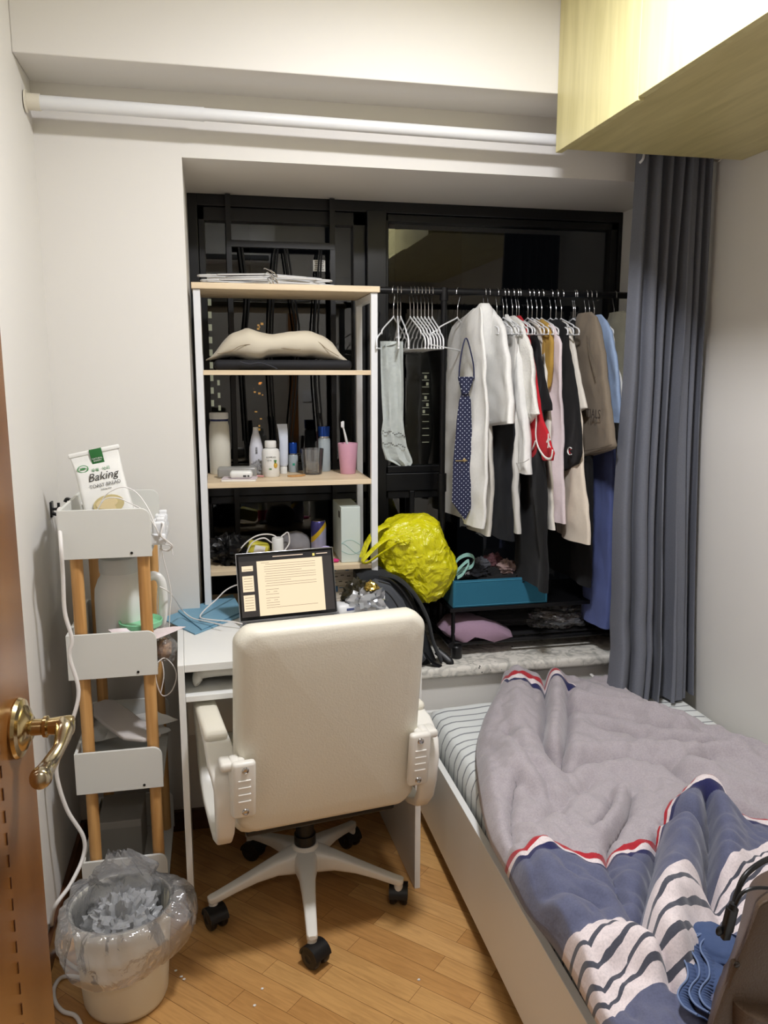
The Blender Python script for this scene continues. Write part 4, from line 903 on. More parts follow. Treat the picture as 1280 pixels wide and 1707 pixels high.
q = MB(); c_ = P(612, 998, y=2.43); q.blob((c_.x, 2.43, .7525+.032), (.055, .035, .042), 12, n=30, m=18, amp=.5, freq=2.2, ridge=.5); build('foil', q, mat('crumpled_foil', (176, 178, 182), rough=.28, metal=.75), fo, world=True, angle=22)
q = MB(); c_ = P(592, 990, y=2.45); q.blob((c_.x, 2.455, .7525+.042), (.036, .032, .048), 15, n=24, m=16, amp=.45, freq=2, ridge=.5); build('printed_half', q, mat('black_yellow_print', (44, 40, 26), rough=.25, var=.9, vscale=14), fo, world=True, angle=22)
q = MB(); c_ = P(618, 977, y=2.43); q.blob((c_.x, 2.42, c_.z), (.020, .014, .014), 17, n=18, m=12, amp=.5, ridge=.5); build('gold_fold', q, mat('gold_foil', (196, 170, 90), rough=.25, metal=.9), fo, world=True, angle=22)

# ================= bookcase in the window recess =================
bc = thing('bookcase', 'open bookcase with white metal frame and pale oak shelves, standing on the window sill', 'bookcase', (.24, 2.73, .505))
BX0, BX1, BF, BB_ = -.046, .528, 2.582, 2.875; ZS = .5052
for x in (BX0, BX1-.0215):
    for y in (BF, BB_-.0215): q = MB(); q.b2((x, y, ZS), (x+.0215, y+.0215, 1.757)); build('post', q, M_WMET, bc, world=True, smooth=False, bevel=.0012)
    for z in (1.735, .53): q = MB(); q.b2((x+.001, BF+.0217, z), (x+.0205, BB_-.0217, z+.02)); build('rail', q, M_WMET, bc, world=True, smooth=False)
SH = {}
for nm, (za, zb) in dict(top=(1.7575, 1.776), s2=(1.498, 1.513), s3=(1.142, 1.158), s4=(.855, .871), s5=(.700, .714)).items():
    q = MB()
    if nm == 'top': q.b2((BX0-.004, BF-.008, za), (BX1+.006, BB_+.004, zb))
    else: q.b2((BX0+.0217, BF+.001, za), (BX1-.0217, BB_-.001, zb))
    build('shelf', q, M_OAK, bc, world=True, smooth=False, bevel=.001); SH[nm] = zb+.0004
# --- hanger prototype: hook touches z=0 at its inside top, width along X ---
def hanger_parts(root, w=.205, zk=1.0):
    H = lambda pts: [(x, y, -.085+(z+.085)*zk) for x, y, z in pts]
    q = MB(); q.tube([(0, 0, -.088), (.0, 0, -.055), (.003, 0, -.042), (.010, 0, -.028), (.0148, 0, -.012), (.0125, 0, .006), (0, 0, .0142), (-.0125, 0, .006), (-.0150, 0, -.010)], .0017, 8, k=5); build('hook', q, M_CHROME, root)
    q = MB(); q.tube(H([(0, 0, -.085), (.012, 0, -.093), (w*.55, 0, -.128), (w*.70, 0, -.142), (w*.715, 0, -.152), (w*.76, 0, -.150), (w*.95, 0, -.165), (w, 0, -.180), (w*.99, 0, -.196), (w*.9, 0, -.2), (0, 0, -.198), (-w*.9, 0, -.2), (-w*.99, 0, -.196), (-w, 0, -.180), (-w*.95, 0, -.165), (-w*.76, 0, -.150), (-w*.715, 0, -.152), (-w*.70, 0, -.142), (-w*.55, 0, -.128), (-.012, 0, -.093), (0, 0, -.085)]), .0026, 8, k=4)
    build('hanger_frame', q, M_WMET, root)
GH = 'white hangers stacked on top of the bookcase'
hg0 = thing('clothes_hanger', 'white hanger at the bottom of the stack on top of the bookcase', 'hanger', (0, 0, 0), 0, GH); hanger_parts(hg0)
nmz = ['bottom', 'second', 'third', 'fourth', 'fifth', 'top']
for k in range(6):
    o = hg0 if k == 0 else copy_tree(hg0)
    o['label'] = 'white hanger lying flat on top of the bookcase, ' + ('lowest of the stack', 'second from the bottom of the stack', 'third from the bottom of the stack', 'third from the top of the stack', 'second from the top of the stack', 'uppermost of the stack')[k]
    o.location = (.196+.008*((k*37) % 5-2)*.6, 2.600+.004*((k*3) % 4), SH['top']+.0035+k*.0078); o.rotation_euler = (math.radians(90), 0, math.radians(((k*53) % 7-3)*1.3))
    hk_ = [c for c in o.children if c.name.startswith('hook')][0]; hk_.rotation_euler = (0, 0, math.radians(-75+9*k))
# ---- pillow and black bag on the second shelf ----
def puff(mb, outl, c, y0, y1, edge=.5, sc=((0.0, .72), (.12, .92), (.3, .99), (.5, 1.0), (.7, .99), (.88, .92), (1, .72)), wob=0, sd=0):
    rg = []
    for t, s_ in sc:
        r_ = []
        for p in outl:
            p2 = c+(p-c)*s_; y = y0+(y1-y0)*t
            r_.append(Vector((p2.x+wob*noise.noise(Vector((p2.x*12, y*12, p2.z*12+sd))), y+(wob*1.5*noise.noise(Vector((p2.x*9+3, p2.z*9, sd)))), p2.z+wob*noise.noise(Vector((p2.x*10, y*10+5, p2.z*10+sd))))))
        rg.append(r_)
    return mb.loft(rg)
pw = thing('pillow', 'beige pillow lying on the second shelf of the bookcase', 'pillow', (.22, 2.72, SH['s2']+.04))
q = MB(); rg = []
top = [(343, 600), (352, 594), (358, 588), (372, 568), (384, 556), (400, 550), (412, 546), (430, 551), (452, 557), (475, 553), (500, 550), (520, 551), (540, 560), (556, 572), (568, 590), (588, 606)]
bot = [(343, 600), (360, 598), (372, 596), (385, 594), (400, 596), (415, 602), (430, 603), (445, 595), (460, 594), (480, 594), (500, 595), (525, 597), (545, 600), (560, 604), (575, 606), (588, 608)]
N_ = 44
def plx(pl, x): return interp([(a, b) for a, b in pl], x)
for i in range(N_+1):
    px = 343+(588-343)*i/N_; t = i/N_; a = P(px, plx(top, px), y=2.66); b_ = P(px, plx(bot, px), y=2.66); zc = (a.z+b_.z)/2; hz = max((a.z-b_.z)/2, .002); hy = .006+.115*math.sin(pi*min(1, max(0, t)))**.4
    r_ = []
    for j in range(32):
        an = 2*pi*j/32; cy, sz = math.cos(an), math.sin(an)
        r_.append(Vector((a.x, 2.71-hy*math.copysign(abs(cy)**.8, cy)+.004*noise.noise(Vector((a.x*14, an, 3))), zc+hz*math.copysign(abs(sz)**.75, sz)*(1+.12*noise.noise(Vector((a.x*20, an*2, 6)))))))
    rg.append(r_)
q.loft(rg); pilc = build('pillowcase', q, mat('beige_pillowcase', (205, 196, 176), rough=.85, bump=.35, bscale=26, sheen=.1), pw, world=True, angle=60)
q = MB()
sm_ = [(362, 590), (385, 585), (400, 577), (420, 574), (445, 578), (470, 580), (497, 583), (515, 576), (528, 569), (545, 582), (565, 594)]
q.tube([P(a, b, y=2.592+.02*abs(a-460)/110) for a, b in sm_], .0011, 5); build('seam', q, mat('seam_brown', (140, 124, 100), rough=.8), pilc, world=True)
bk = thing('black_bag', 'flat black fabric bag with straps, squashed under the beige pillow', 'bag', (.22, 2.72, SH['s2']))
q = MB(); q.box((.23, 2.725, SH['s2']+.0165), (.44, .23, .032), .014); build('bag_body', q, mat('black_nylon', (18, 19, 24), rough=.75, bump=.2, bscale=60), bk, world=True)
q = MB(); q.tube([P(a, b, y=2.594) for a, b in [(400, 603), (415, 607), (432, 605), (448, 609), (462, 615)]], .005, 8, flat=.4); build('strap', q, mat('charcoal_webbing', (52, 56, 66), rough=.7), bk, world=True)
# ---- third shelf: toiletries ----
Z3_ = SH['s3']
def at3(px, py): p = P(px, py, z=Z3_); return (p.x, min(p.y, 2.84), Z3_)
def hgt(px, py0, py1): p = P(px, py0, z=Z3_); return P(px, py1, y=p.y).z-Z3_
def bottle(name, label, px, py, parts, cat='bottle', y=None):
    c_ = at3(px, py) if y is None else (P(px, py, y=y).x, y, Z3_); t = thing(name, label, cat, c_)
    for nm, prof, m_ in parts: q = MB(); q.lathe(prof, 36); build(nm, q, m_, t)
    return t
M_WB = mat('white_bottle', (226, 226, 222), rough=.3)
t = bottle('thermos', 'tall white thermos flask with a dark blue ring, at the left of the toiletries shelf', 367, 780, [('body', [(0, 0), (.034, 0), (.036, .004), (.0365, .10), (.0335, .165), (.0305, .180), (.030, .183), (0, .183)], mat('thermos_cream', (216, 213, 200), rough=.35)), ('ring', [(0, .183), (.0315, .183), (.0315, .190), (0, .190)], mat('navy_ring', (36, 44, 88), rough=.4)), ('cap', [(0, .190), (.0315, .190), (.0325, .194), (.0325, .208), (.031, .212), (0, .212)], M_WB)])
t = bottle('lotion_bottle', 'slim white lotion bottle with black lettering, second bottle from the left', 421, 773, [('body', [(0, 0), (.023, 0), (.0245, .003), (.0250, .06), (.0235, .09), (.016, .125), (.0105, .142), (.0100, .150), (0, .150)], mat('lotion_lilac_white', (214, 216, 226), rough=.35)), ('cap', [(0, .150), (.0095, .150), (.009, .160), (0, .1605)], M_WB)])
lx = t.location
text('lettering', '\u82f1\n\u6a39\n\u5029', .008, M_INK, facing((lx.x, lx.y-.0262, Z3_+.080), (1, 0, 0), (0, 0, 1)), t); text('lettering', 'AURALIS\nbody lotion', .0055, M_INK, facing((lx.x, lx.y-.0262, Z3_+.040), (1, 0, 0), (0, 0, 1)), t) if False else text('lettering', 'EMULSION', .0055, M_INK, facing((lx.x, lx.y-.0262, Z3_+.040), (1, 0, 0), (0, 0, 1)), t)
t = bottle('supplement_bottle', 'squat white bottle with a pineapple picture, front of the toiletries shelf', 452, 794, [('body', [(0, 0), (.027, 0), (.0295, .003), (.030, .082), (.027, .092), (.018, .0965), (0, .097)], M_WB), ('cap', [(0, .098), (.0185, .098), (.0195, .100), (.0195, .117), (.018, .121), (0, .122)], M_WB)])
lx = t.location
q = MB(); q.sphere((.013, -.0275, .040), .0072, sc=(1, .35, 1.3)); build('pineapple_print', q, mat('pineapple_yellow', (196, 158, 60), rough=.6, var=.4, vscale=300), t)
q = MB()
for a in (-35, -12, 12, 35): q.tube([(.013, -.0300, .048), (.013+.006*math.sin(math.radians(a)), -.0300, .058)], .0016, 6, sm=False)
q.box((-.004, -.0302, .028), (.008, .001, .004)); build('leaf_print', q, mat('leaf_green', (70, 120, 56), rough=.6), t)
text('lettering', 'BROMELAIN', .0062, M_INK, facing((lx.x-.001, lx.y-.0310, Z3_+.068), (1, 0, 0), (0, 0, 1)), t); text('lettering', '500 mg', .0055, M_INK, facing((lx.x-.008, lx.y-.0310, Z3_+.058), (1, 0, 0), (0, 0, 1)), t)
# toothpaste tube standing on its cap
tp = thing('toothpaste_tube', 'white and light blue toothpaste tube standing on its cap behind the pineapple bottle', 'toothpaste', at3(473, 789))
q = MB(); rg = []
for z, w, d_, dx in ((.026, .0125, .0125, 0), (.032, .015, .0145, 0), (.07, .0155, .011, .001), (.11, .015, .007, .002), (.15, .0165, .003, .000), (.172, .0175, .0012, -.003)):
    rg.append([Vector((dx+w*math.cos(2*pi*j/24), d_*math.sin(2*pi*j/24), z)) for j in range(24)])
q.loft(rg); bt = build('tube', q, mat('tube_white', (206, 214, 228), rough=.3, var=.12, vscale=16), tp)
q = MB(); q.lathe([(0, 0), (.0125, 0), (.0125, .022), (.010, .026), (0, .026)], 24); build('cap', q, M_WB, tp)
M_BLUE = mat('blue_cap_metallic', (24, 70, 160), rough=.2, metal=.5); M_FROST = mat('frosted_clear', (196, 208, 214), rough=.25, trans=.35)
t = bottle('serum_bottle', 'small frosted bottle with a metallic blue cap and green square print', 486, 783, [('body', [(0, 0), (.0165, 0), (.0175, .002), (.0175, .056), (.015, .061), (0, .062)], M_FROST), ('collar', [(0, .062), (.0125, .062), (.0125, .066), (0, .066)], M_CHROME), ('cap', [(0, .066), (.0145, .066), (.0148, .100), (.013, .104), (0, .104)], M_BLUE)])
q = MB(); q.box((.0, -.0178, .028), (.008, .001, .008)); build('green_square', q, mat('teal_print', (40, 150, 120), rough=.5), t)
t = bottle('toner_bottle', 'tall frosted bottle with a metallic blue cap behind the drinking glass', 536, 781, [('body', [(0, 0), (.0205, 0), (.022, .002), (.022, .112), (.019, .118), (0, .119)], M_FROST), ('collar', [(0, .119), (.019, .119), (.019, .125), (0, .125)], M_CHROME), ('cap', [(0, .125), (.0205, .125), (.022, .158), (.021, .160), (0, .160)], M_BLUE)])
t = bottle('drinking_glass', 'clear drinking glass at the front of the toiletries shelf', 521, 790, [('glass', [(0, 0), (.031, 0), (.033, .002), (.040, .088), (.0385, .088), (.0315, .010), (0, .008)], M_GLASS)], cat='glass')
t = bottle('tumbler', 'pink plastic tumbler on the right of the toiletries shelf', 580, 789, [('cup', [(0, 0), (.0255, 0), (.0268, .002), (.0350, .103), (.0345, .106), (.033, .103), (.0245, .006), (0, .005)], mat('pink_plastic', (208, 156, 176), rough=.5, var=.04, vscale=60))], cat='cup')
tl = t.location
tbz = thing('toothbrush', 'white toothbrush standing in the pink tumbler', 'toothbrush', tl)
q = MB(); q.tube([(.012, .008, .007), (.002, .003, .08), (-.012, -.004, .145), (-.0155, -.005, .158)], lambda t: interp([(0, .0042), (.5, .0045), (.8, .0028), (1, .0028)], t), 10); build('handle', q, M_WB, tbz)
q = MB(); q.box((-.017, -.005, .170), (.009, .006, .026), .003); build('brush_head', q, M_WB, tbz)
q = MB(); q.box((-.021, -.009, .171), (.008, .009, .020), .002); build('bristles', q, mat('bristles_white', (234, 234, 236), rough=.9, bump=.6, bscale=900), tbz)
# small flat things at the front left
c_ = at3(398, 794)
b1 = thing('small_book', 'slim white and pink booklet lying at the front left of the toiletries shelf', 'book', (c_[0], 2.645, Z3_), math.radians(-8))
q = MB(); q.box((0, 0, .0035), (.110, .075, .007), .001); build('pages', q, M_PAPER, b1)
q = MB(); q.box((0, 0, .0080), (.112, .077, .0012), .0005); build('cover', q, mat('booklet_cover', (214, 200, 204), rough=.4), b1)
ch2 = thing('power_adapter', 'white charger block resting on the small booklet', 'charger', (c_[0]+.005, 2.638, Z3_+.009), math.radians(-5))
q = MB(); q.box((0, 0, .012), (.072, .05, .024), .009); build('block', q, M_WB, ch2)
q = MB(); q.box((.012, -.0255, .008), (.010, .001, .006), .0004); q.box((.024, -.0255, .008), (.006, .001, .006), .0004); build('ports', q, mat('dark_grey_plastic', (60, 60, 60)), ch2)
gx = thing('glasses_case', 'clear grey plastic case lying behind the white charger', 'case', (c_[0]-.005, 2.725, Z3_), math.radians(-3))
q = MB(); q.box((0, 0, .018), (.13, .05, .036), .008); build('case_shell', q, mat('translucent_grey', (176, 176, 172), rough=.25, trans=.4), gx)
ws = thing('film_scrap', 'crumpled clear film scrap in front of the lotion bottle', 'film', at3(432, 793))
q = MB(); q.blob((0, 0, .022), (.026, .016, .026), 21, n=26, m=16, amp=.5, ridge=.6); build('film', q, clear_film('grey_film', tint=(.8, .8, .8), op=.25), ws, angle=25)
q = MB(); q.tube([(-.02, -.01, .004), (.0, -.014, .005), (.022, -.02, .004)], .0045, 10, flat=.6); o = build('lip_balm', q, mat('pink_tube', (214, 150, 150), rough=.4)); o.location = at3(428, 795); tag(o, 'small pink tube lying between the booklet and the pineapple bottle', 'tube')
q = MB(); q.add([], []); cb_ = [(-.030, -.006), (-.02, -.014), (0, -.016), (.018, -.010), (.032, .006), (.034, .013), (.02, .014), (0, .010), (-.018, .010), (-.030, .004)]
q.prism(cb_, .005); o = build('wooden_comb', q, mat('comb_wood', (190, 144, 88), rough=.5, var=.15, vscale=60), bevel=.001); o.location = at3(494, 794); o.rotation_euler = (0, 0, .1); tag(o, 'small wooden comb lying in front of the serum bottle', 'comb')
# ---- fourth shelf ----
Z4 = SH['s4']
def at4(px, py): p = P(px, py, z=Z4); return Vector((p.x, min(max(p.y, 2.62), 2.83), Z4))
q = MB(); c_ = at4(388, 938); q.blob((c_.x-.01, 2.70, Z4+.038), (.055, .06, .048), 31, n=40, m=26, amp=.5, freq=2.4, ridge=.5); o = build('black_pouch', q, mat('shiny_black_plastic', (16, 16, 17), rough=.3), angle=30); tag(o, 'crumpled black plastic pouch at the left of the shelf above the laptop', 'pouch')
yb = thing('sponge_pack', 'yellow and white packet tangled in white cable on the shelf above the laptop', 'packet', (.12, 2.70, Z4))
q = MB(); c_ = P(430, 908, y=2.68); q.box((c_.x, 2.70, c_.z-.02), (.075, .06, .050), .012, rot=Matrix.Rotation(.25, 3, 'Y')); ybb = build('packet', q, mat('yellow_packet', (206, 196, 70), rough=.45), yb, world=True)
q = MB(); q.box((c_.x+.004, 2.669, c_.z-.016), (.036, .003, .028), .001, rot=Matrix.Rotation(.25, 3, 'Y')); build('label', q, M_PAPER, ybb, world=True)
wire('white cable arching over the yellow packet on the shelf above the laptop', W_([(395, 922, 2.64), (412, 903, 2.64), (432, 892, 2.64), (455, 892, 2.65), (470, 905, 2.66)]), .0024)
wire('white cable looping in front of the yellow packet', W_([(410, 925, 2.63), (420, 905, 2.63), (440, 897, 2.63), (456, 905, 2.64), (472, 892, 2.68), (480, 888, 2.68), (482, 905, 2.68), (474, 918, 2.66)]), .0024)
t = thing('spray_bottle', 'small magenta bottle with a white cap behind the top edge of the laptop', 'bottle', (P(463, 915, y=2.64).x, 2.64, Z4))
q = MB(); q.lathe([(0, 0), (.020, 0), (.021, .002), (.021, .045), (.019, .048), (0, .048)], 30); build('body', q, mat('magenta_bottle', (190, 30, 90), rough=.4), t)
q = MB(); q.box((.0, -.0205, .03), (.008, .002, .036), .0005); build('stripe', q, M_WB, t)
q = MB(); q.lathe([(0, .048), (.0195, .048), (.0190, .088), (.0175, .091), (0, .091)], 30); build('cap', q, M_WB, t)
cp_ = thing('baseball_cap', 'grey fabric cap lying behind the magenta bottle', 'cap', (.20, 2.74, Z4))
q = MB(); cx = P(492, 905, y=2.74).x; q.blob((cx, 2.75, Z4+.036), (.062, .06, .052), 41, n=36, m=22, amp=.12, flat=.35); build('crown', q, fabric('grey_felt', (124, 122, 124)), cp_, world=True)
q = MB(); q.box((cx-.05, 2.70, Z4+.006), (.07, .06, .006), .003); build('brim', q, MATS['grey_felt'], cp_, world=True)
t = thing('drink_can', 'silver energy drink can with purple and yellow swirls on the shelf above the laptop', 'can', (P(531, 900, y=2.70).x, 2.70, Z4))
q = MB(); q.lathe([(0, .003), (.020, .003), (.022, 0), (.0262, .008), (.0265, .118), (.0235, .132), (.0225, .133), (.0215, .130), (0, .129)], 36)
def can_mat():
    m, nt, b, N, L = nodemat('can_print'); tc = N('TexCoord'); sp_ = N('SeparateXYZ'); L(tc.outputs['Object'], sp_.inputs[0])
    ml = N('Math'); ml.operation = 'MULTIPLY_ADD'; ml.inputs[1].default_value = -1.1; L(sp_.outputs['X'], ml.inputs[0]); L(sp_.outputs['Z'], ml.inputs[2])
    r = N('ValToRGB'); r.color_ramp.interpolation = 'CONSTANT'; e = r.color_ramp.elements; e[0].color = lin((168, 168, 196)); e[1].position = .085; e[1].color = lin((214, 178, 40))
    k = e.new(.104); k.color = lin((60, 56, 110)); L(ml.outputs[0], r.inputs[0]); L(r.outputs[0], b.inputs['Base Color']); b.inputs['Metallic'].default_value = .5; b.inputs['Roughness'].default_value = .3; return m
build('can_body', q, can_mat(), t)
q = MB(); q.lathe([(.0215, .1295), (.0232, .1335), (.0215, .1345), (0, .1300)], 30, cap0=False); build('can_top', q, M_CHROME, t)
text('lettering', 'SMASH', .014, mat('violet_ink', (110, 70, 170), rough=.5), facing((t.location.x+.002, t.location.y-.0272, Z4+.036), (1, 0, .12), (0, 0, 1)), t) if False else None
q = MB(); q.tube([(.0, -.034, .022), (.008, -.04, .03), (.024, -.042, .03), (.034, -.04, .022), (.024, -.042, .012), (.006, -.04, .013), (.0, -.034, .022)], .0028, 8); o = build('hair_tie', q, mat('lilac_plastic', (176, 164, 214), rough=.4)); o.location = (t.location.x, t.location.y-.02, Z4+.03-.008); tag(o, 'lilac coiled hair tie leaning in front of the drink can', 'hair tie')
bxp = P(574, 932, z=Z4); bxl = P(550, 900, y=2.80)
wb = thing('product_box', 'upright pale green-white box with a wave pattern, right of the drink can', 'box', (bxp.x-.0, 2.62, Z4))
xa = P(569, 932, y=2.615).x; xb = P(601, 930, y=2.615).x
q = MB(); q.b2((xa, 2.615, Z4), (xb, 2.80, Z4+.190)); wbx = build('box_body', q, mat('mint_white_card', (200, 210, 204), rough=.5), wb, world=True, smooth=False, bevel=.002)
q = MB()
for k, (h0, am, ph) in enumerate(((.062, .016, .2), (.048, .020, 1.7), (.04, .012, 3.0))): q.tube([(xa+(xb-xa)*i/12, 2.6142, Z4+h0+am*math.sin(i/12*3.2+ph)) for i in range(13)], .0007, 5)
build('wave_print', q, mat('pale_teal_ink', (150, 190, 186), rough=.5), wbx, world=True)
q = MB(); q.b2((xa-.0012, 2.64, Z4+.150), (xa-.0004, 2.665, Z4+.172)); build('badge', q, M_INK, wbx, world=True, smooth=False)
q = MB(); q.blob((P(558, 932, y=2.62).x, 2.63, Z4+.006), (.016, .012, .006), 3, amp=.3); o = build('hair_clip', q, mat('hot_pink_plastic', (206, 50, 120), rough=.4)); tag(o, 'small hot pink clip beside the green-white box', 'clip')
# ---- stack of books below, on the sill ----
random.seed(9); zc = SH['s5']
st_h = [.022, .021, .024, .020, .023, .019]
colr = [(206, 198, 186), (214, 208, 196), (196, 190, 180), (210, 204, 190), (190, 182, 172)]
k = 0
for h_ in st_h:
    if zc+h_ > .848: break
    w_ = .20-.012*random.random(); b_ = thing('book', '', 'book', (.405+.006*random.uniform(-1, 1), 2.73, zc), random.uniform(-.03, .03), 'books stacked flat behind the laptop')
    q = MB(); q.box((0, 0, h_/2), (w_-.004, .145, h_-.005), .001); build('pages', q, mat('book_pages', (214, 206, 190), rough=.9), b_)
    q = MB(); q.box((0, 0, .0012), (w_, .15, .0018), .0005); q.box((0, 0, h_-.0014), (w_, .15, .0018), .0005); q.box((0, -.0745, h_/2), (w_, .0018, h_-.001), .0005); cv = build('cover', q, mat('book_cover_%d' % (k % 5), colr[k % 5], rough=.5), b_)
    q = MB()
    if k % 2 == 0: q.box((-.045+.02*(k % 3), -.0758, h_/2), (.012, .0008, h_-.004))
    for i in range(4): q.box((-.01+.022*i, -.0758, h_/2+.004*(i % 2)), (.012, .0008, .003))
    build('spine_print', q, mat('spine_blue', (60, 110, 160), rough=.5) if k % 3 == 2 else M_INK, cv, smooth=False)
    zc += h_+.0003; k += 1
bks = sorted([o for o in S.objects if o.get('category') == 'book' and o.name.startswith('book')], key=lambda o: o.location.z)
nth = ['lowest', 'second from the bottom', 'third from the bottom', 'fourth from the bottom', 'fifth from the bottom', 'sixth from the bottom']
for i, o in enumerate(bks):
    j = len(bks)-1-i; w_ = 'topmost' if j == 0 else ('second from the top' if j == 1 else ('third from the top' if j == 2 else ('fourth from the top' if j == 3 else ('fifth from the top' if j == 4 else nth[i])))); o['label'] = 'pale thick book in the flat stack behind the laptop, ' + w_
# crumbs on the floor
for k, (a, b) in enumerate(((293, 1618), (302, 1628), (307, 1632), (437, 1648), (698, 1633), (424, 1676))):
    p = P(a, b, z=.002); q = MB(); q.blob((0, 0, 0), (.004, .003, .002), k, n=8, m=6, amp=.4); o = build('paper_crumb', q, M_PAPER); o.location = p
    tag(o, ['white crumb on the floor right of the bin, farthest of three', 'white crumb on the floor right of the bin, middle of three', 'white crumb on the floor right of the bin, nearest of three', 'white crumb on the floor left of the front caster', 'white crumb on the floor beside the bed', 'white crumb on the floor nearest the camera'][k], 'crumb', 'paper crumbs on the floor')

# ================= garment rack on the sill =================
rk = thing('garment_rack', 'black metal garment rack on casters standing on the window sill', 'clothes rack', (1.15, 2.75, .505))
RY, RZ = 2.75, 1.782; ZB = .5052
q = MB(); q.cyl((.545, RY, RZ), (1.585, RY, RZ), .0115, 20); build('hanging_bar', q, M_BLKM, rk, world=True)
q = MB(); q.box((.5505, RY, RZ), (.012, .03, .03), .004); build('bar_end_cap', q, M_BLKP, rk, world=True)
for x in (.797, 1.535):
    q = MB(); q.cyl((x, RY, 1.10), (x, RY, RZ-.008), .0105, 20); q.cyl((x, RY, .555), (x, RY, 1.12), .0130, 20); q.cyl((x, RY, 1.085), (x, RY, 1.150), .0165, 20); q.cyl((x, RY, RZ-.03), (x, RY, RZ+.013), .0150, 20); build('upright', q, M_BLKM, rk, world=True)
    q = MB(); q.cyl((x, 2.605, .555), (x, 2.915, .555), .011, 16); build('foot_bar', q, M_BLKM, rk, world=True)
    for y in (2.612, 2.908):
        q = MB(); q.lathe([(0, 0), (.018, 0), (.020, .004), (.020, .042), (.016, .046), (0, .046)], 24, c=(x+.022, y, ZB)); build('caster', q, M_BLKP, rk, world=True)
for y in (2.62, 2.90): q = MB(); q.cyl((.797, y, .5555), (1.535, y, .5555), .0085, 14); build('base_rail', q, M_BLKM, rk, world=True)
q = MB(); q.b2((.79, 2.60, .676), (1.55, 2.91, .690)); build('lower_shelf', q, M_BLKM, rk, world=True, smooth=False, bevel=.002)
q = MB(); q.b2((.80, 2.635, .5645), (1.53, 2.89, .569)); build('base_shelf', q, mat('black_cloth_shelf', (20, 20, 22), rough=.8), rk, world=True, smooth=False)
for x in (.805, 1.53):
    for y in (2.612, 2.898): q = MB(); q.cyl((x, y, .56), (x, y, .68), .007, 10); build('shelf_post', q, M_BLKM, rk, world=True)

# ---- hangers on the bar ----
proto = thing('clothes_hanger', 'proto', 'hanger', (0, 0, 0), 0, None); hanger_parts(proto)
proto2 = thing('clothes_hanger', 'proto', 'hanger', (0, 0, 0), 0, None); hanger_parts(proto2, .15, .55)
used = [False, False]
def hang(px, label, group, rz=90, tilt=0, dx=0, kind=0):
    o = (proto, proto2)[kind] if not used[kind] else copy_tree((proto, proto2)[kind]); used[kind] = True
    x = P(px, 484, y=RY).x+dx; o.location = (x, RY, RZ+.0005); o.rotation_euler = (0, math.radians(tilt), math.radians(rz)); o['label'] = label
    if group: o['group'] = group
    elif 'group' in o: del o['group']
    return x
GL = 'empty white hangers bunched on the bar'
names = ['leftmost of the bunch of seven', 'second of the bunch of seven', 'third of the bunch of seven', 'middle of the bunch of seven', 'fifth of the bunch of seven', 'sixth of the bunch of seven', 'rightmost of the bunch of seven']
for k in range(7): hang(684+6.1*k, 'empty white hanger on the black bar, '+names[k], GL, rz=90-k*.8)
GT = 'white hangers carrying the sheer towel'
hang(656, 'white hanger on the bar by the bookcase, left of three above the sheer top', GT, 62); hang(663, 'white hanger on the bar by the bookcase, middle of three above the sheer top', GT, 78); hang(668, 'white hanger on the bar by the bookcase, right of three above the sheer top', GT, 84)

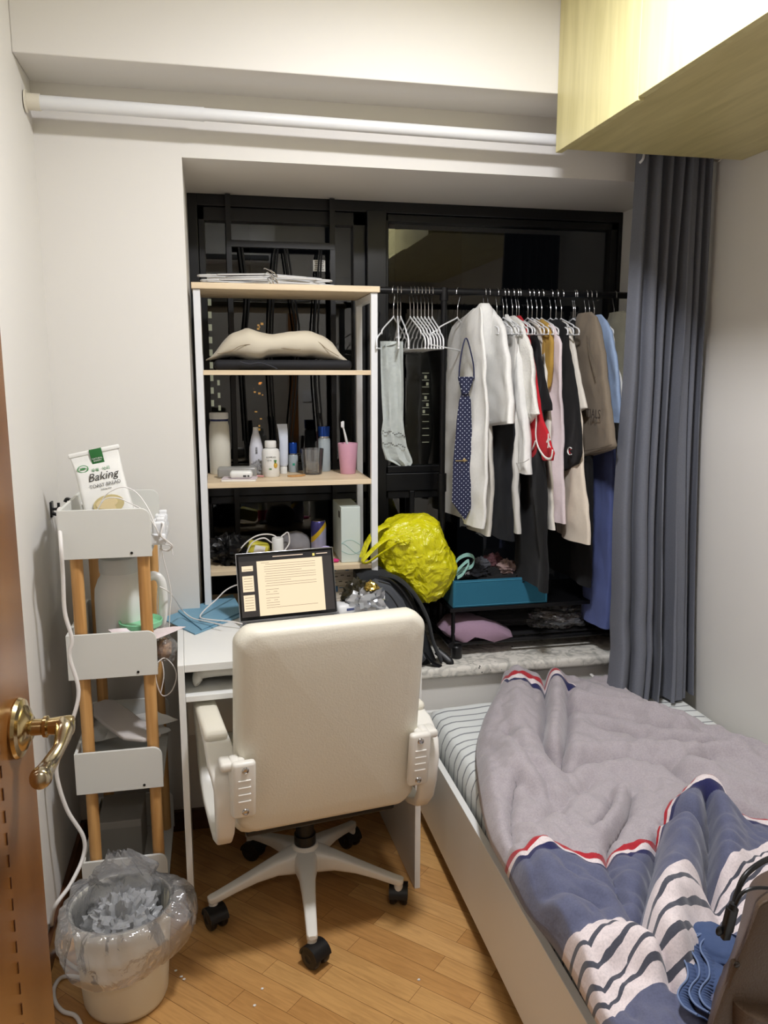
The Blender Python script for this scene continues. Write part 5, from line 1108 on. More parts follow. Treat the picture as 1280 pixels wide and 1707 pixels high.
# ---- clothes ----
def cloth_mat(name, rgb, **k): return fabric('cloth_'+name, rgb, **k)
def interp_z(tab, z):
    """tab = [(z, y)] from top to bottom"""
    if z >= tab[0][0]: return tab[0][1]
    for (a, va), (b, vb) in zip(tab, tab[1:]):
        if z >= b: return va+(vb-va)*(a-z)/(a-b if a != b else 1)
    return tab[-1][1]
GC = 'clothes hanging on the black rack'
GX = {}
def garment(name, label, hp, near, m, th=.011, fold=.006, k=42, far=None, dx=0, tilt=0, sd=0, hgr=True, cat='clothing', hem=.0, lean=0, group=GC, hlabel=None):
    x = P(hp, 484, y=RY).x+dx
    if hgr: hang(hp, 'white hanger holding the '+(hlabel or name.replace('_', ' ')), 'hangers in use on the rack', rz=90+tilt, kind=1)
    nt = []
    for (a, b) in near: p = P(a, b, x=x); nt.append((p.z, p.y))
    if far: ft = [(P(a, b, x=x).z, min(P(a, b, x=x).y, 2.985)) for a, b in far]
    else: ft = [(z, min(2*RY-y, 2.975)) for z, y in nt]
    zt, zb = nt[0][0], min(nt[-1][0], ft[-1][0]); rows = []; n = 46
    zs = [zt+(zb-zt)*i/n for i in range(n+1)]
    for i in range(len(nt)-1):
        if abs(nt[i][0]-nt[i+1][0]) < .02 and abs(nt[i][1]-nt[i+1][1]) > .02: zs += [nt[i][0]+1e-4, nt[i+1][0]-1e-4, nt[i][0]-.006]
    zs = sorted(set(zs), reverse=True)
    q = MB(); rg = []; N = 64
    hemz = nt[-1][0]-zb
    for z in zs:
        t = (zt-z)/(zt-zb); yn = interp_z(nt, z); yf = interp_z(ft, z)
        yf = max(yf, yn+.02); yc, hy = (yn+yf)/2, (yf-yn)/2; tz = th*min(1, .35+t*6)*(1+.3*t)
        ring = []
        for j in range(N):
            a = 2*pi*j/N; ca, sa = math.cos(a), math.sin(a); y = yc+hy*math.copysign(abs(ca)**.75, ca)
            w = 1.35*fold*min(1, .25+1.4*t)*(math.sin(k*(y-RY)*(1-.25*t)+sd*1.7+2.2*noise.noise(Vector((z*3, sd, 0))))+.8*noise.noise(Vector((y*16+sd*5, z*4, sd))))
            w2 = .005*noise.noise(Vector((y*20, z*16, sd+7)))+.0022*noise.noise(Vector((y*62, z*22, sd+2)))
            ring.append(Vector((x+lean*(zt-z)+w+w2+tz*math.copysign(abs(sa)**.55, sa), y+.003*noise.noise(Vector((z*14, sd, 3))), z+hem*math.sin(y*30+sd)*(1 if t > .97 else 0))))
        rg.append(ring)
    q.loft(rg); o = build('fabric_body', q, m, None, angle=75); o.name = name
    tag(o, label, cat, group); GX[name] = (o, x, nt, th, fold, lean, zt); return o
def face_pt(nm, px, py, out=.0):
    """point on the camera-facing side of a garment"""
    o, x, nt, th, fold, lean, zt = GX[nm]; xx = x-th*1.25-fold*1.2-out; p = P(px, py, x=xx); return p
WHT = cloth_mat('white', (232, 231, 226)); WH2 = cloth_mat('warm_white', (228, 222, 210)); CRM = cloth_mat('cream', (226, 214, 196)); BLK = cloth_mat('black', (11, 11, 13)); DRK = cloth_mat('charcoal', (20, 22, 28))
RED = cloth_mat('red', (186, 24, 38)); MUS = cloth_mat('mustard', (176, 140, 62)); TAU = cloth_mat('taupe', (124, 112, 96)); LBL = cloth_mat('pale_blue', (146, 166, 196)); NVB = cloth_mat('slate_blue', (86, 98, 148)); PNK = cloth_mat('pinkish_white', (228, 214, 216)); OLV = cloth_mat('grey_olive', (146, 142, 124)); SAT = mat('cloth_satin', (206, 204, 198), rough=.4, bump=.2, bscale=300)
# back layer first (left to right)
garment('white_shirt', 'long white shirt hanging behind the dotted tie at the left end', 772, [(800, 512), (803, 530), (806, 600), (806, 720), (804, 850), (802, 882)], WHT, far=[(790, 515), (758, 540), (750, 570), (744, 640), (742, 720), (742, 845)], fold=.009, k=30, sd=1, hgr=False)
garment('white_trousers', 'white trousers hanging below the short-sleeved white top', 808, [(812, 560), (818, 700), (818, 800), (814, 885)], WH2, far=[(800, 560), (788, 700), (784, 800), (782, 876)], fold=.007, k=38, sd=2, hlabel='white trousers')
garment('white_t_shirt', 'roomy white short-sleeved top with a stand-up collar, beside the tie', 815, [(812, 508), (822, 516), (838, 545), (846, 600), (851, 660), (855, 706), (824, 709), (812, 712), (806, 716)], WHT, far=[(795, 508), (786, 540), (783, 600), (782, 640), (781, 700), (781, 716)], th=.017, fold=.006, k=26, sd=3, dx=-.006, hlabel='roomy white short-sleeved top')
garment('black_trousers', 'black trousers hanging beside the roomy white top', 829, [(838, 540), (850, 640), (854, 720), (854, 800), (851, 888)], DRK, far=[(828, 540), (822, 700), (820, 886)], fold=.007, k=34, sd=4)
garment('satin_trousers', 'pale satin trouser leg below the white sweatshirt cuff', 840, [(858, 560), (867, 760), (868, 883)], SAT, far=[(848, 560), (846, 760), (844, 878)], fold=.008, k=60, sd=5)
garment('white_sweatshirt', 'white long-sleeved sweatshirt with a ribbed cuff', 846, [(848, 524), (858, 545), (868, 600), (875, 680), (881, 740), (884, 780)], WHT, far=[(843, 524), (848, 600), (850, 680), (851, 781)], th=.016, fold=.006, k=24, sd=6, hlabel='white long-sleeved sweatshirt')
garment('knit_top', 'white cable-knit short-sleeved top', 855, [(858, 526), (872, 540), (884, 580), (890, 630), (899, 690), (888, 698), (882, 708)], cloth_mat('cable_knit', (230, 228, 220), weave=160, bump=1.0), th=.013, fold=.005, k=70, sd=7)
garment('dark_trousers', 'dark trousers hanging below the red shorts', 866, [(880, 560), (908, 740), (914, 860), (914, 962)], BLK, far=[(868, 560), (866, 760), (862, 956)], fold=.007, k=36, sd=8)
garment('red_shorts', 'red basketball shorts with white piping', 862, [(866, 526), (878, 545), (888, 590), (897, 650), (905, 700), (915, 735), (921, 756), (918, 768), (905, 768), (895, 760)], RED, th=.010, fold=.004, k=30, sd=9, dx=.004)
garment('black_t_shirt', 'black short-sleeved T-shirt beside the red shorts', 881, [(884, 538), (892, 552), (903, 600), (913, 640), (921, 672), (921, 684), (905, 688)], BLK, th=.010, fold=.005, k=40, sd=10)
garment('cream_shirt', 'cream shirt with a small yellow print', 888, [(892, 534), (900, 545), (908, 600), (917, 660), (921, 700), (921, 780), (926, 884)], WH2, fold=.006, k=44, sd=11)
garment('mustard_polo', 'mustard yellow polo shirt', 896, [(905, 532), (914, 540), (922, 570), (922, 610), (918, 645), (912, 655)], MUS, th=.012, fold=.004, k=30, sd=12)
garment('pink_white_shirt', 'long pinkish-white shirt beside the black shorts', 904, [(916, 538), (926, 545), (933, 572), (934, 640), (934, 760), (935, 874)], PNK, fold=.008, k=50, sd=13)
garment('cream_trousers', 'cream trousers hanging below the black shorts', 928, [(945, 560), (968, 700), (974, 800), (977, 884)], CRM, far=[(925, 560), (926, 700), (925, 800), (926, 886)], fold=.008, k=40, sd=14)
garment('black_shorts', 'black shorts with a small round C emblem', 919, [(932, 532), (942, 540), (950, 590), (958, 650), (965, 710), (969, 755), (964, 772), (950, 782), (935, 786)], BLK, th=.013, fold=.004, k=26, sd=15)
garment('cream_t_shirt', 'cream short-sleeved T-shirt beside the taupe shorts', 937, [(942, 534), (952, 548), (963, 600), (968, 640), (975, 680), (968, 686), (962, 690)], WH2, th=.012, fold=.006, k=40, sd=16)
garment('dark_hoodie', 'long dark garment hanging behind the taupe shorts', 960, [(966, 530), (980, 560), (990, 700), (990, 850), (985, 980)], BLK, fold=.006, k=36, sd=17)
garment('taupe_shorts', 'taupe sweat shorts with dark lettering and drawn waistband', 957, [(985, 520), (994, 528), (1003, 570), (1012, 630), (1020, 690), (1027, 745), (1022, 749), (990, 758), (974, 763)], TAU, th=.016, fold=.004, k=22, sd=18, far=[(967, 520), (962, 530), (962, 600), (964, 680), (966, 763)])
garment('slate_trousers', 'long slate blue trousers hanging beside the curtain', 984, [(1008, 560), (1020, 740), (1016, 900), (1013, 1022)], NVB, far=[(995, 560), (986, 750), (980, 900), (975, 1026)], th=.014, fold=.006, k=30, sd=19)
garment('pale_blue_shirt', 'pale blue shirt beside the taupe shorts', 977, [(1002, 524), (1012, 535), (1022, 570), (1030, 620), (1033, 690), (1030, 705)], LBL, th=.013, fold=.005, k=34, sd=20)
garment('white_blouse', 'white blouse partly hidden by the curtain', 992, [(1012, 540), (1020, 545), (1030, 600), (1040, 680)], WHT, fold=.005, sd=21)
garment('olive_t_shirt', 'grey-olive T-shirt, last on the rack before the curtain', 1025, [(1040, 518), (1055, 530), (1066, 600), (1070, 680)], OLV, fold=.005, sd=22, far=[(1015, 522), (1008, 545), (1004, 600), (1002, 680)])
# collar of the roomy top
o_, x_, *_r = GX['white_t_shirt']
q = MB(); ca_ = [(795, 512), (800, 506), (812, 506), (818, 514), (814, 560), (812, 604), (800, 600), (790, 602), (785, 580), (788, 545)]
puff(q, [P(a, b, y=2.70) for a, b in ca_], P(801, 555, y=2.70), 2.655, 2.735, wob=.004, sd=3); build('collar', q, WHT, o_, angle=60)
# ribbed cuff, piping, pocket, marks
def band(par, pts, r, m_, flat=.5): q = MB(); q.tube(pts, r, 8, flat=flat); return build('trim_band', q, m_, par)
o_, x_, nt_, *_r = GX['red_shorts']
ptsr = [face_pt('red_shorts', a, b) for a, b in [(893, 668), (894, 700), (893, 725), (897, 745), (908, 762), (918, 764), (921, 750)]]
band(o_, ptsr, .0042, WHT); band(o_, [face_pt('red_shorts', a, b) for a, b in [(893, 735), (888, 748), (881, 756)]], .004, WHT)
def mark(par, pts2, nm, lab, m_, h=.0015, sc=.75):
    """small flat figure on a garment side, points in (u,v) mm-like coordinates around a face point"""
    q = MB(); p = face_pt(nm, *lab); pts2 = [(x_*sc, y_*sc) for x_, y_ in pts2]; q.prism(pts2, h, M=facing(p, (0, -1, 0), (0, 0, 1))); return build('emblem', q, m_, par)
mark(o_, [(-.004, -.030), (.000, -.012), (-.006, -.004), (-.016, -.010), (-.018, -.004), (-.008, .006), (-.004, .014), (-.006, .030), (0, .032), (.004, .014), (.012, .010), (.026, .012), (.026, .006), (.010, .002), (.006, -.006), (.018, -.020), (.026, -.022), (.024, -.028), (.012, -.024), (.002, -.014), (.002, -.030)], 'red_shorts', (914, 735), WHT)
o_, x_, *_r = GX['black_shorts']
cpt = face_pt('black_shorts', 950, 752); M_c = facing(cpt, (0, -1, 0), (0, 0, 1))
q = MB(); q.tube([M_c @ Vector((.017*math.cos(a), .0125*math.sin(a), 0)) for a in [math.radians(50+i*13) for i in range(21)]], .0026, 8, flat=.5); build('emblem', q, WHT, o_)
q = MB(); q.tube([M_c @ Vector((.005+.008*math.cos(a), .007*math.sin(a), .001)) for a in [math.radians(50+i*13) for i in range(21)]], .0014, 8, flat=.5); build('emblem', q, RED, o_)
o_, x_, *_r = GX['taupe_shorts']
p = face_pt('taupe_shorts', 976, 689, .004); text('lettering', 'ESSENTIALS', .042, mat('brown_print', (60, 52, 46), rough=.8), facing(p, (0, -1, 0), (0, 0, 1)), o_)
q = MB(); q.tube([face_pt('taupe_shorts', a, b) for a, b in [(978, 560), (982, 590), (988, 615), (992, 630)]], .0022, 6); build('pocket_seam', q, mat('taupe_dark', (92, 82, 70), rough=.9), o_)
q = MB()
for zz in (744, 750): q.tube([face_pt('taupe_shorts', a, b+zz-744) for a, b in [(972, 752), (990, 749), (1008, 745), (1020, 741)]], .0011, 5)
build('hem_stitch', q, MATS['taupe_dark'], o_)
o_, x_, *_r = GX['cream_shirt']
mark(o_, [(-.014, -.03), (.012, -.024), (.016, .02), (-.004, .034), (-.016, .01)], 'cream_shirt', (906, 580), MUS)
o_, x_, *_r = GX['white_sweatshirt']
band(o_, [face_pt('white_sweatshirt', a, b) for a, b in [(852, 770), (862, 772), (874, 770), (882, 765)]], .0016, cloth_mat('stitch_grey', (196, 194, 188)))

# ---- tie on its hanger ----
xT = hang(764, 'white hanger with the dotted navy tie looped over it, left of the clothes', None, rz=48, tilt=4)
tie = thing('necktie', 'navy tie with white dots hung by its loop from a hanger, with a gold clip', 'tie', (.82, 2.57, 1.25))
def tie_mat():
    m, nt, b, N, L = nodemat('navy_dotted_silk'); tc = N('TexCoord'); mp = N('Mapping'); mp.inputs['Rotation'].default_value = (0, math.radians(45), 0); mp.inputs['Scale'].default_value = (1, 0, 1)
    L(tc.outputs['Object'], mp.inputs[0]); v = N('TexVoronoi'); v.inputs['Scale'].default_value = 92; v.inputs['Randomness'].default_value = 0; L(mp.outputs[0], v.inputs['Vector'])
    lt = N('Math'); lt.operation = 'LESS_THAN'; lt.inputs[1].default_value = .145; L(v.outputs['Distance'], lt.inputs[0])
    mx = N('Mix'); mx.data_type = 'RGBA'; mx.inputs['A'].default_value = lin((20, 27, 60)); mx.inputs['B'].default_value = lin((214, 218, 230)); L(lt.outputs[0], mx.inputs['Factor']); L(mx.outputs['Result'], b.inputs['Base Color']); b.inputs['Roughness'].default_value = .5; return m
MT_ = tie_mat(); YT = 2.575
def strip(rows, y, th): 
    q = MB(); rg = []
    for (xl, xr, py) in rows:
        a = P(xl, py, y=y); b_ = P(xr, py, y=y); c_ = (a+b_)/2; w_ = (b_-a).length/2
        rg.append([Vector((c_.x+w_*math.copysign(abs(math.cos(t))**.7, math.cos(t)), y+th*math.sin(t), c_.z)) for t in [2*pi*j/20 for j in range(20)]])
    return q.loft(rg)
rows = [(769, 781, 655), (765, 785, 668), (761, 786, 700), (759, 787, 730), (755, 789, 770), (754, 790, 810), (753, 791, 836), (765, 782, 854), (774, 776, 866)]
dense = []
for a, b in zip(rows, rows[1:]):
    for i in range(4): dense.append(tuple(p+(q_-p)*i/4 for p, q_ in zip(a, b)))
dense.append(rows[-1]); build('blade', strip(dense, YT, .004), MT_, tie, world=True)
build('knot', strip([(763, 790, 628), (764, 789, 634), (767, 785, 645), (769, 781, 656)], YT-.004, .011), MT_, tie, world=True)
q = MB(); q.tube([P(a, b, y=c_) for a, b, c_ in [(765, 632, YT), (766, 612, YT), (769, 590, YT), (774, 568, YT), (778, 565, YT), (783, 580, YT), (789, 608, YT), (790, 632, YT)]], .0024, 8); build('loop', q, mat('navy_silk', (24, 30, 66), rough=.5), tie, world=True)
q = MB(); y_ = YT-.0075; q.box(P(769, 768, y=y_), (.042, .002, .0035), .0008); q.sphere(P(774, 767, y=y_-.001), .006, sc=(1, .3, 1)); build('tie_clip', q, M_BRASS, tie, world=True)

# ---- sheer grey top hanging by the bookcase ----
st = thing('sheer_top', 'sheer silvery-grey crinkled top with lace bands, draped over hangers by the bookcase', 'clothing', (.60, 2.60, 1.40))
rows = [(637, 640, 578), (635, 664, 574), (634, 672, 569), (635, 673, 620), (636, 673, 660), (638, 672, 700), (635, 674, 720), (636, 678, 745), (642, 686, 765), (655, 687, 771), (664, 684, 776)]
dense = []
for a, b in zip(rows, rows[1:]):
    for i in range(5): dense.append(tuple(p+(q_-p)*i/5 for p, q_ in zip(a, b)))
dense.append(rows[-1]); q = MB(); rg = []
for (xl, xr, py) in dense:
    a = P(xl, py, y=2.60); b_ = P(xr, py, y=2.60); c_ = (a+b_)/2; w_ = max((b_-a).length/2, .002)
    rg.append([Vector((c_.x+w_*math.copysign(abs(math.cos(t))**.8, math.cos(t)), 2.60+.008*math.sin(t)+.006*math.sin(c_.z*9+math.cos(t)*7)+.005*noise.noise(Vector((c_.x*30+math.cos(t)*3, c_.z*14, 2))), c_.z)) for t in [2*pi*j/36 for j in range(36)]])
q.loft(rg); sb = build('cloth', q, mat('silver_crinkle', (176, 182, 178), rough=.55, var=.12, vscale=60, bump=1.0, bscale=90), st, world=True)
for yy in ((718, 722, 726), (738, 741, 744)):
    q = MB(); 
    for k_ in range(12):
        t_ = (k_+.5)/12; p = P(637+(676-637)*t_, yy[0]+(yy[2]-yy[0])*t_+2*math.sin(k_*1.3), y=2.586); q.sphere(p, .0022, 8, 6, sc=(1.5, .5, .8))
    build('lace_band', q, mat('lace_grey', (84, 84, 78), rough=.8), sb, world=True)

# ---- blue box of socks and underwear on the rack shelf ----
bx = thing('fabric_box', 'open teal blue fabric storage box on the lower shelf of the rack', 'box', (.98, 2.68, .6905))
a = P(755, 1003, y=2.605); b_ = P(912, 1003, y=2.605); xa, xb = a.x, b_.x; ya, yb_ = 2.605, 2.80; za, zb = .6906, .6906+.098
M_TEAL = fabric('teal_fabric', (36, 104, 130), var=.03)
for nm, lo, hi in (('front', (xa, ya, za), (xb, ya+.006, zb)), ('back', (xa, yb_-.006, za), (xb, yb_, zb)), ('side', (xa, ya+.0062, za), (xa+.006, yb_-.0062, zb)), ('side', (xb-.006, ya+.0062, za), (xb, yb_-.0062, zb)), ('bottom', (xa+.0062, ya+.0062, za), (xb-.0062, yb_-.0062, za+.006))):
    q = MB(); q.b2(lo, hi); pn = build(nm+'_panel', q, M_TEAL, bx, world=True, smooth=False, bevel=.002)
    if nm == 'front':
        q = MB(); y_ = ya-.0008; e = .006
        q.tube([(xa+e, y_, zb-e), (xb-e, y_, zb-e), (xb-e, y_, za+e), (xa+e, y_, za+e), (xa+e, y_, zb-e)], .0011, 5, sm=False); build('stitching', q, mat('teal_stitch', (70, 150, 180), rough=.7), pn, world=True)
def lump(name, label, cat, c_, size, m_, sd, amp=.4, ridge=.4, freq=2.2, group=None, angle=60):
    q = MB(); q.blob((0, 0, 0), size, sd, amp=amp, freq=freq, ridge=ridge, flat=.1); o = build(name, q, m_, angle=angle); o.location = c_; tag(o, label, cat, group); return o
def ribbon(name, label, cat, pts, w, m_, th=.0012, group=None):
    """elastic band seen edge on: a strip standing on its edge"""
    ps_ = smooth_path(pts, 6); q = MB(); q.sheet(lambda u, v: ps_[min(int(round(u*(len(ps_)-1))), len(ps_)-1)]+Vector((0, w*.25*(v-.5), w*(v-.5))), len(ps_)-1, 2, th); o = build(name, q, m_, angle=70); tag(o, label, cat, group); return o
GS = 'underwear and socks in the teal box'
lump('rolled_sock', 'dark bundled clothes filling the teal box', 'clothing', ((xa+xb)/2+.03, 2.70, .765), (.13, .075, .035), BLK, 50, group=GS)
ribbon('underwear_band', 'mint waistband loop at the left end of the teal box', 'underwear', W_([(757, 955, 2.64), (762, 934, 2.64), (778, 925, 2.64), (790, 930, 2.64), (786, 944, 2.63), (770, 950, 2.63), (760, 957, 2.62)]), .013, cloth_mat('mint', (140, 186, 176)), group=GS)
ribbon('underwear_band', 'lower mint waistband loop curling over the rim of the teal box', 'underwear', W_([(756, 960, 2.62), (765, 948, 2.615), (778, 936, 2.615), (782, 938, 2.615), (772, 956, 2.612), (762, 963, 2.61)]), .012, MATS['cloth_mint'], group=GS)
o = lump('boxer_shorts', 'dark boxer shorts with a lettered waistband at the front left of the teal box', 'underwear', P(788, 953, y=2.665), (.045, .035, .024), DRK, 52, group=GS)
text('lettering', 'ME', .014, mat('grey_letters', (170, 170, 172), rough=.7), facing(P(779, 956, y=2.618), (1, .1, .15), (0, 0, 1)), o)
lump('grey_sock', 'mottled grey bundle behind the dark boxer shorts', 'clothing', P(800, 942, y=2.72), (.032, .03, .026), fabric('grey_marl', (84, 86, 92), var=.3), 53, group=GS)
lump('bundled_cloth', 'dusty pink bundled cloth in the middle of the teal box', 'clothing', P(845, 945, y=2.68), (.032, .03, .024), cloth_mat('dusty_pink', (150, 126, 122)), 54, group=GS)
lump('maroon_cloth', 'dark maroon cloth behind the dusty pink bundle', 'clothing', P(822, 937, y=2.73), (.034, .03, .03), cloth_mat('maroon', (84, 50, 54)), 55, group=GS)
lump('black_cloth', 'black cloth spilling at the right end of the teal box', 'clothing', P(876, 954, y=2.67), (.055, .045, .022), BLK, 56, group=GS)

# ---- on the base shelf of the rack ----
q = MB(); po = [(735, 1050), (748, 1036), (772, 1030), (800, 1028), (825, 1036), (850, 1050), (852, 1056), (838, 1062), (822, 1068), (800, 1060), (776, 1056), (758, 1068), (746, 1062)]
puff(q, [P(a, b, y=2.66) for a, b in po], P(795, 1047, y=2.66), 2.60, 2.78, wob=.006, sd=4); o = build('mauve_cloth', q, cloth_mat('mauve', (160, 132, 152)), angle=70); tag(o, 'crumpled mauve garment lying at the bottom of the rack', 'clothing')
q = MB(); q.blob((1.02, 2.76, .612), (.19, .09, .046), 61, amp=.25, ridge=.2); o = build('black_bundle', q, BLK); tag(o, 'black bundled clothes behind the mauve garment', 'clothing')
pk = thing('clear_bag', 'clear plastic bag with brown packaging at the bottom right of the rack', 'bag', (1.26, 2.68, .57))
q = MB(); c_ = P(925, 1038, y=2.70); q.blob((c_.x, 2.71, .607), (.125, .075, .042), 62, n=60, m=34, amp=.3, freq=2.6, ridge=.45); build('film', q, clear_film('bag_film', tint=(.9, .9, .88), k=1.6, op=.10), pk, world=True, angle=25)
q = MB(); q.box((c_.x+.01, 2.72, .600), (.14, .05, .035), .01, rot=Matrix.Rotation(.25, 3, 'Y')); build('contents', q, mat('brown_card', (104, 80, 60), rough=.6, var=.3, vscale=20), pk, world=True)

# ---- backpack and yellow carrier bag ----
bp_ = thing('backpack', 'dark grey backpack standing on the sill beside the bookcase', 'backpack', (.63, 2.62, .506))
YK = 2.565
M_BP = fabric('backpack_fabric', (74, 77, 82), var=.08, weave=700); M_BPD = fabric('backpack_dark', (36, 38, 41), var=.08, weave=700)
ol = [(596, 960), (610, 948), (632, 950), (655, 958), (676, 976), (692, 1000), (704, 1030), (714, 1058), (722, 1082), (731, 1104), (712, 1116), (690, 1122), (640, 1126), (600, 1124)]
q = MB(); BSC = ((0, .90), (.08, .965), (.25, 1), (.7, 1), (.9, .97), (1, .88))
puff(q, [P(a, b, y=YK) for a, b in ol], P(660, 1050, y=YK), 2.565, 2.72, sc=BSC); build('main_body', q, M_BPD, bp_, world=True)
q = MB(); ol2 = [(600, 985), (628, 968), (652, 975), (672, 998), (684, 1026), (690, 1060), (700, 1076), (712, 1100), (700, 1112), (640, 1116), (604, 1114)]
puff(q, [P(a, b, y=YK-.03) for a, b in ol2], P(655, 1050, y=YK-.03), 2.528, 2.60, sc=BSC); fp = build('front_pocket', q, M_BP, bp_, world=True)
for nm, pts, r in (('zip', [(632, 962), (652, 968), (672, 988), (688, 1015), (698, 1042), (705, 1062)], .004), ('zip', [(612, 984), (640, 984), (662, 1010), (672, 1040), (678, 1070)], .003)):
    q = MB(); q.tube([P(a, b, y=YK-.035) for a, b in pts], r, 8); build('zip', q, M_BLKP, fp, world=True)
q = MB(); q.tube([P(a, b, y=c_) for a, b, c_ in [(640, 960, 2.58), (662, 964, 2.56), (690, 990, 2.55), (712, 1030, 2.55), (722, 1070, 2.55), (735, 1100, 2.57)]], .020, 12, flat=.3); build('shoulder_strap', q, M_BPD, bp_, world=True)
q = MB(); q.tube([P(a, b, y=c_) for a, b, c_ in [(708, 1090, 2.55), (720, 1104, 2.545), (738, 1112, 2.545), (750, 1106, 2.56), (742, 1096, 2.58), (728, 1085, 2.60)]], .014, 10, flat=.3); build('webbing', q, M_BLKP, bp_, world=True)
M_YEL, nt, b, N, L = nodemat('yellow_carrier_plastic')
b.inputs['Base Color'].default_value = lin((214, 208, 18)); b.inputs['Roughness'].default_value = .22; b.inputs['Subsurface Weight'].default_value = .35; b.inputs['Subsurface Radius'].default_value = (.03, .03, .005)
tc = N('TexCoord'); n = N('TexNoise'); n.inputs['Scale'].default_value = 16; n.inputs['Detail'].default_value = 4; n.inputs['Distortion'].default_value = 2.2; bp2 = N('Bump'); bp2.inputs['Strength'].default_value = .8; bp2.inputs['Distance'].default_value = .02; L(tc.outputs['Object'], n.inputs['Vector']); L(n.outputs['Fac'], bp2.inputs['Height']); L(bp2.outputs['Normal'], b.inputs['Normal'])
yb2 = thing('carrier_bag', 'knotted bright yellow plastic carrier bag resting on the backpack', 'plastic bag', (.65, 2.66, .84))
yo = [(622, 900), (630, 880), (650, 868), (672, 860), (694, 856), (714, 858), (728, 868), (734, 884), (742, 905), (754, 925), (758, 945), (752, 965), (740, 985), (724, 998), (704, 1004), (690, 992), (672, 972), (652, 960), (634, 950), (626, 925)]
YY = 2.66; cen = P(690, 928, y=YY); op_ = [P(a, b, y=YY) for a, b in yo]
def youtl(th):
    """silhouette radius at an angle round the bag, from the outline"""
    best = None
    d = Vector((math.cos(th), 0, math.sin(th)))
    for a, b_ in zip(op_, op_[1:]+op_[:1]):
        a2 = a-cen; e = b_-a; det = d.x*(-e.z)+e.x*d.z
        if abs(det) < 1e-9: continue
        t = (a2.x*(-e.z)+e.x*a2.z)/det; s_ = (d.x*a2.z-d.z*a2.x)/det
        if t > 0 and 0 <= s_ <= 1: best = t if best is None else max(best, t)
    return best or .1
q = MB(); rg = []; nA, nB = 90, 44; rad = [youtl(2*pi*j/nA) for j in range(nA)]
for i in range(1, nB):
    ph = pi*i/nB; rr = []
    for j in range(nA):
        th = 2*pi*j/nA; s_ = math.sin(ph)**.75; y = -math.cos(ph)*.095; d = Vector((math.cos(th)*s_, -math.cos(ph), math.sin(th)*s_))
        n1 = d*1.7+Vector((3, 1, 8)); cr = .055*(.32-abs(noise.noise(n1*1.6)))+.04*(.3-abs(noise.noise(n1*3.4)))+.018*noise.noise(n1*7)
        k = 1+cr*1.4; yd = y*(1+cr*2.5)-(.03*noise.noise(n1*1.3))*math.sin(ph)
        rr.append(cen+Vector((math.cos(th)*rad[j]*s_*k, yd, math.sin(th)*rad[j]*s_*k)))
    rg.append(rr)
q.loft(rg); build('bag_body', q, M_YEL, yb2, world=True, angle=32)
for pts, w_ in (([(650, 895, 2.60), (630, 908, 2.57), (612, 926, 2.565), (604, 936, 2.565), (612, 938, 2.563), (632, 925, 2.56), (655, 910, 2.57), (668, 904, 2.58)], .011), ([(645, 876, 2.62), (628, 884, 2.6), (612, 905, 2.6), (603, 930, 2.59)], .016)):
    q = MB(); q.tube([P(a, b, y=c_) for a, b, c_ in pts], w_, 10, flat=.35); build('handle', q, M_YEL, yb2, world=True)
q = MB(); q.blob(P(672, 902, y=2.565), (.022, .014, .014), 71, amp=.4, ridge=.4); build('knot', q, M_YEL, yb2, world=True, angle=35)

# ================= leather bag and folded blue cloth on the bed =================
lb = thing('leather_bag', 'dark brown leather bag standing on the bed at the lower right', 'bag', (.93, 1.0, .46))
M_LEA = mat('brown_leather', (90, 72, 56), rough=.42, bump=.7, bscale=260, var=.06, vscale=30)
ob_ = [(1243, 1480), (1252, 1462), (1275, 1446), (1320, 1436), (1420, 1440), (1480, 1480), (1500, 1600), (1500, 1712), (1350, 1712), (1230, 1712), (1190, 1712), (1202, 1650), (1216, 1600), (1232, 1540)]
of_ = [(1256, 1520), (1262, 1505), (1290, 1492), (1340, 1486), (1440, 1490), (1500, 1530), (1530, 1640), (1530, 1800), (1350, 1800), (1210, 1800), (1160, 1800), (1182, 1700), (1208, 1630), (1236, 1570)]
Bk = [P(a, b, y=1.13) for a, b in ob_]; Fr = [P(a, b, y=.945) for a, b in of_]
for p in Bk+Fr: p.z = max(p.z, .462)
def dense_(r): return [r[i].lerp(r[(i+1) % len(r)], t/3) for i in range(len(r)) for t in range(3)]
def smooth_(r):
    for _ in range(2): r = [(r[i-1]+r[i]*2+r[(i+1) % len(r)])/4 for i in range(len(r))]
    return r
Bk, Fr = smooth_(dense_(Bk)), smooth_(dense_(Fr)); cB = sum(Bk, Vector())/len(Bk); cF = sum(Fr, Vector())/len(Fr)
q = MB(); rg = []
for t, s_ in ((0, .5), (0, .84), (.02, .93), (.07, .98), (.16, 1), (.35, 1.0), (.6, 1), (.84, 1), (.93, .98), (.98, .93), (1, .84)):
    cc_ = cF.lerp(cB, t); rg.append([cc_+(f_.lerp(k_, t)-cc_)*s_ for f_, k_ in zip(Fr, Bk)])
q.loft(rg); bdy = build('bag_body', q, M_LEA, lb, world=True)
q = MB(); q.tube([P(a, b, y=.965) for a, b in [(1282, 1515), (1268, 1545), (1262, 1580), (1248, 1610), (1236, 1625)]], .0008, 5); q.tube([P(a, b, y=.965) for a, b in [(1210, 1640), (1205, 1680), (1203, 1720)]], .0008, 5, sm=False); build('seam', q, mat('leather_seam', (30, 22, 18), rough=.6), bdy, world=True)
q = MB(); q.tube([P(a, b, y=.952) for a, b in [(1229, 1604), (1222, 1612), (1213, 1640), (1207, 1665), (1202, 1700)]], lambda t: interp([(0, .008), (.15, .010), (.4, .006), (1, .006)], t), 10, flat=.5); tb_ = build('strap_tab', q, M_LEA, lb, world=True)
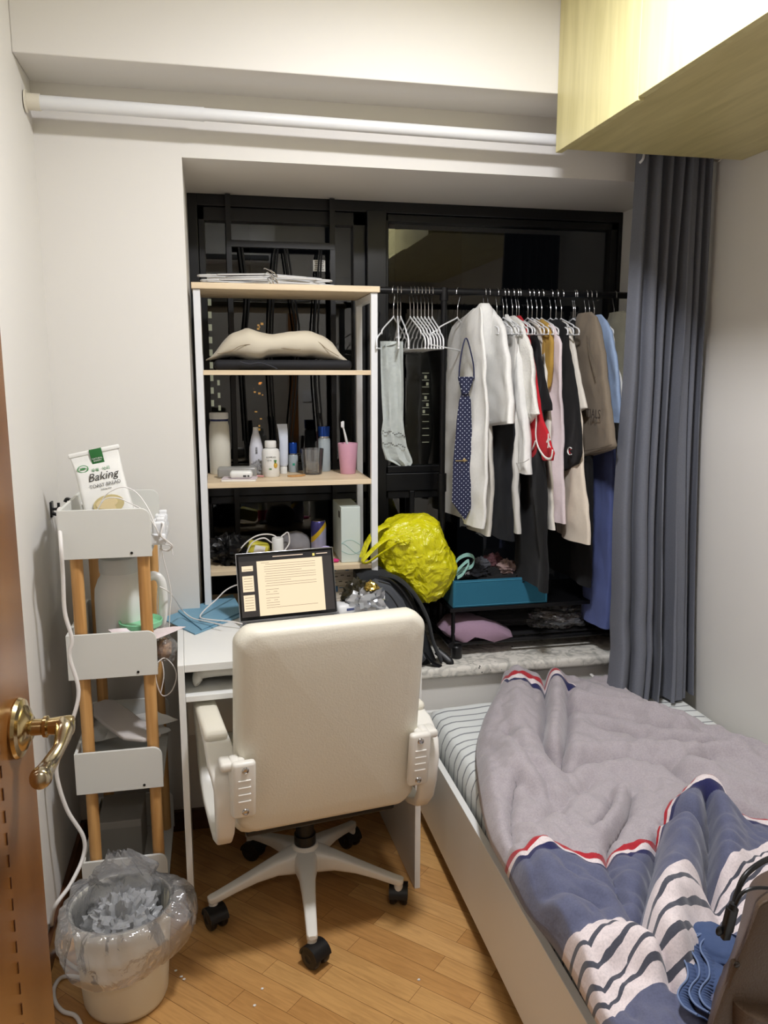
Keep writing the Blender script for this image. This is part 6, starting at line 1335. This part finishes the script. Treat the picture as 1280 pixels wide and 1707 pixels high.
q = MB(); q.sphere(P(1228, 1608, y=.944), .0052, 16, 10, sc=(1, .5, 1)); build('rivet', q, mat('gunmetal', (70, 64, 60), rough=.25, metal=.9), tb_, world=True)
q = MB(); pk_ = [P(a, b, y=.955) for a, b in [(1214, 1660), (1300, 1672), (1380, 1690), (1380, 1712), (1214, 1712)]]
for p in pk_: p.z = max(p.z, .463)
puff(q, pk_, P(1300, 1694, y=.955), .915, .975); build('front_pocket', q, M_LEA, lb, world=True)
q = MB(); q.tube([P(a, b, y=c_) for a, b, c_ in [(1330, 1418, 1.02), (1290, 1428, 1.0), (1262, 1442, .985), (1240, 1462, .975), (1228, 1490, .97), (1222, 1512, .965)]], .0042, 10)
q2 = MB(); q2.tube([P(a, b, y=c_) for a, b, c_ in [(1330, 1500, .965), (1300, 1484, .955), (1262, 1480, .955), (1238, 1488, .957), (1226, 1508, .96)]], .0028, 8)
pc = thing('charger_cable', 'black cable with a plug draped over the leather bag', 'cable', (.8, .97, .7))
build('cable', q, M_BLKP, pc, world=True); build('thin_cable', q2, M_BLKP, pc, world=True)
q = MB(); pa, pb_ = P(1222, 1508, y=.962), P(1209, 1562, y=.968); dd_ = (pb_-pa).normalized(); q.cyl(pa-dd_*.002, pa+dd_*.008, .0055, 12, .007); u_, w__ = frame_of(dd_)
def barprism(mb, a, b_, w, d_):
    ax = (b_-a).normalized(); sd_ = ax.cross(Vector((0, 1, 0))).normalized(); up_ = ax.cross(sd_)
    mb.loft([[p+sd_*x+up_*y for x, y in rrect(w, d_, min(w, d_)*.5, 3)] for p in (a, b_)])
barprism(q, pa+dd_*.006, pb_-dd_*.012, .0085, .006); barprism(q, pb_-dd_*.013, pb_+dd_*.002, .0068, .005); build('plug', q, M_BLKP, pc, world=True)
q = MB(); q.sphere(P(1199, 1552, y=.968), .0065, 14, 8, sc=(1, .5, 1.3)); build('plug_cap', q, M_BLKP, pc, world=True)
# ribbed blue garment between duvet and bag
rb_ = thing('ribbed_garment', 'slate blue garment with a gathered ribbed waistband beside the leather bag', 'clothing', (.8, 1.08, .47))
M_RIB = fabric('slate_rib', (66, 84, 122), var=.08); CP = [(1178, 1556), (1160, 1556), (1136, 1568), (1132, 1584), (1144, 1606), (1146, 1628), (1134, 1644), (1130, 1658), (1140, 1676), (1162, 1690)]
for kk, (ox, oy) in enumerate(((0, 0), (19, -4), (36, -2))):
    ps_ = smooth_path([P(a+ox, b+oy, z=.490) for a, b in CP], 8); q = MB(); n_ = len(ps_)
    def rf(u, v, ps_=ps_, n_=n_):
        f_ = u*(n_-1); i = min(int(f_), n_-2); p = ps_[i].lerp(ps_[i+1], f_-i); d = (ps_[i+1]-ps_[i]).normalized(); sd_ = Vector((d.y, -d.x, 0))
        return p+Vector((.030*v, -.004*v, -.004-.022*v*v))+sd_*(.0012*math.sin(u*190))*min(1, v*5)
    q.sheet(rf, 330, 8, .0016); wb_ = build('waistband', q, M_RIB, rb_, world=True, angle=180)
    q = MB(); q.tube([p+Vector((0, 0, -.002)) for p in ps_], .0017, 6, sm=False); build('edge_binding', q, mat('slate_edge', (110, 128, 164), rough=.8), wb_, world=True)
q = MB(); q.blob(P(1196, 1572, z=.478), (.040, .055, .016), 81, n=40, m=24, amp=.15, freq=1.4); build('body_fabric', q, M_RIB, rb_, world=True)
q = MB(); q.blob(P(1190, 1640, z=.462), (.045, .055, .022), 83, n=40, m=24, amp=.15, freq=1.4); build('body_fabric', q, M_RIB, rb_, world=True)
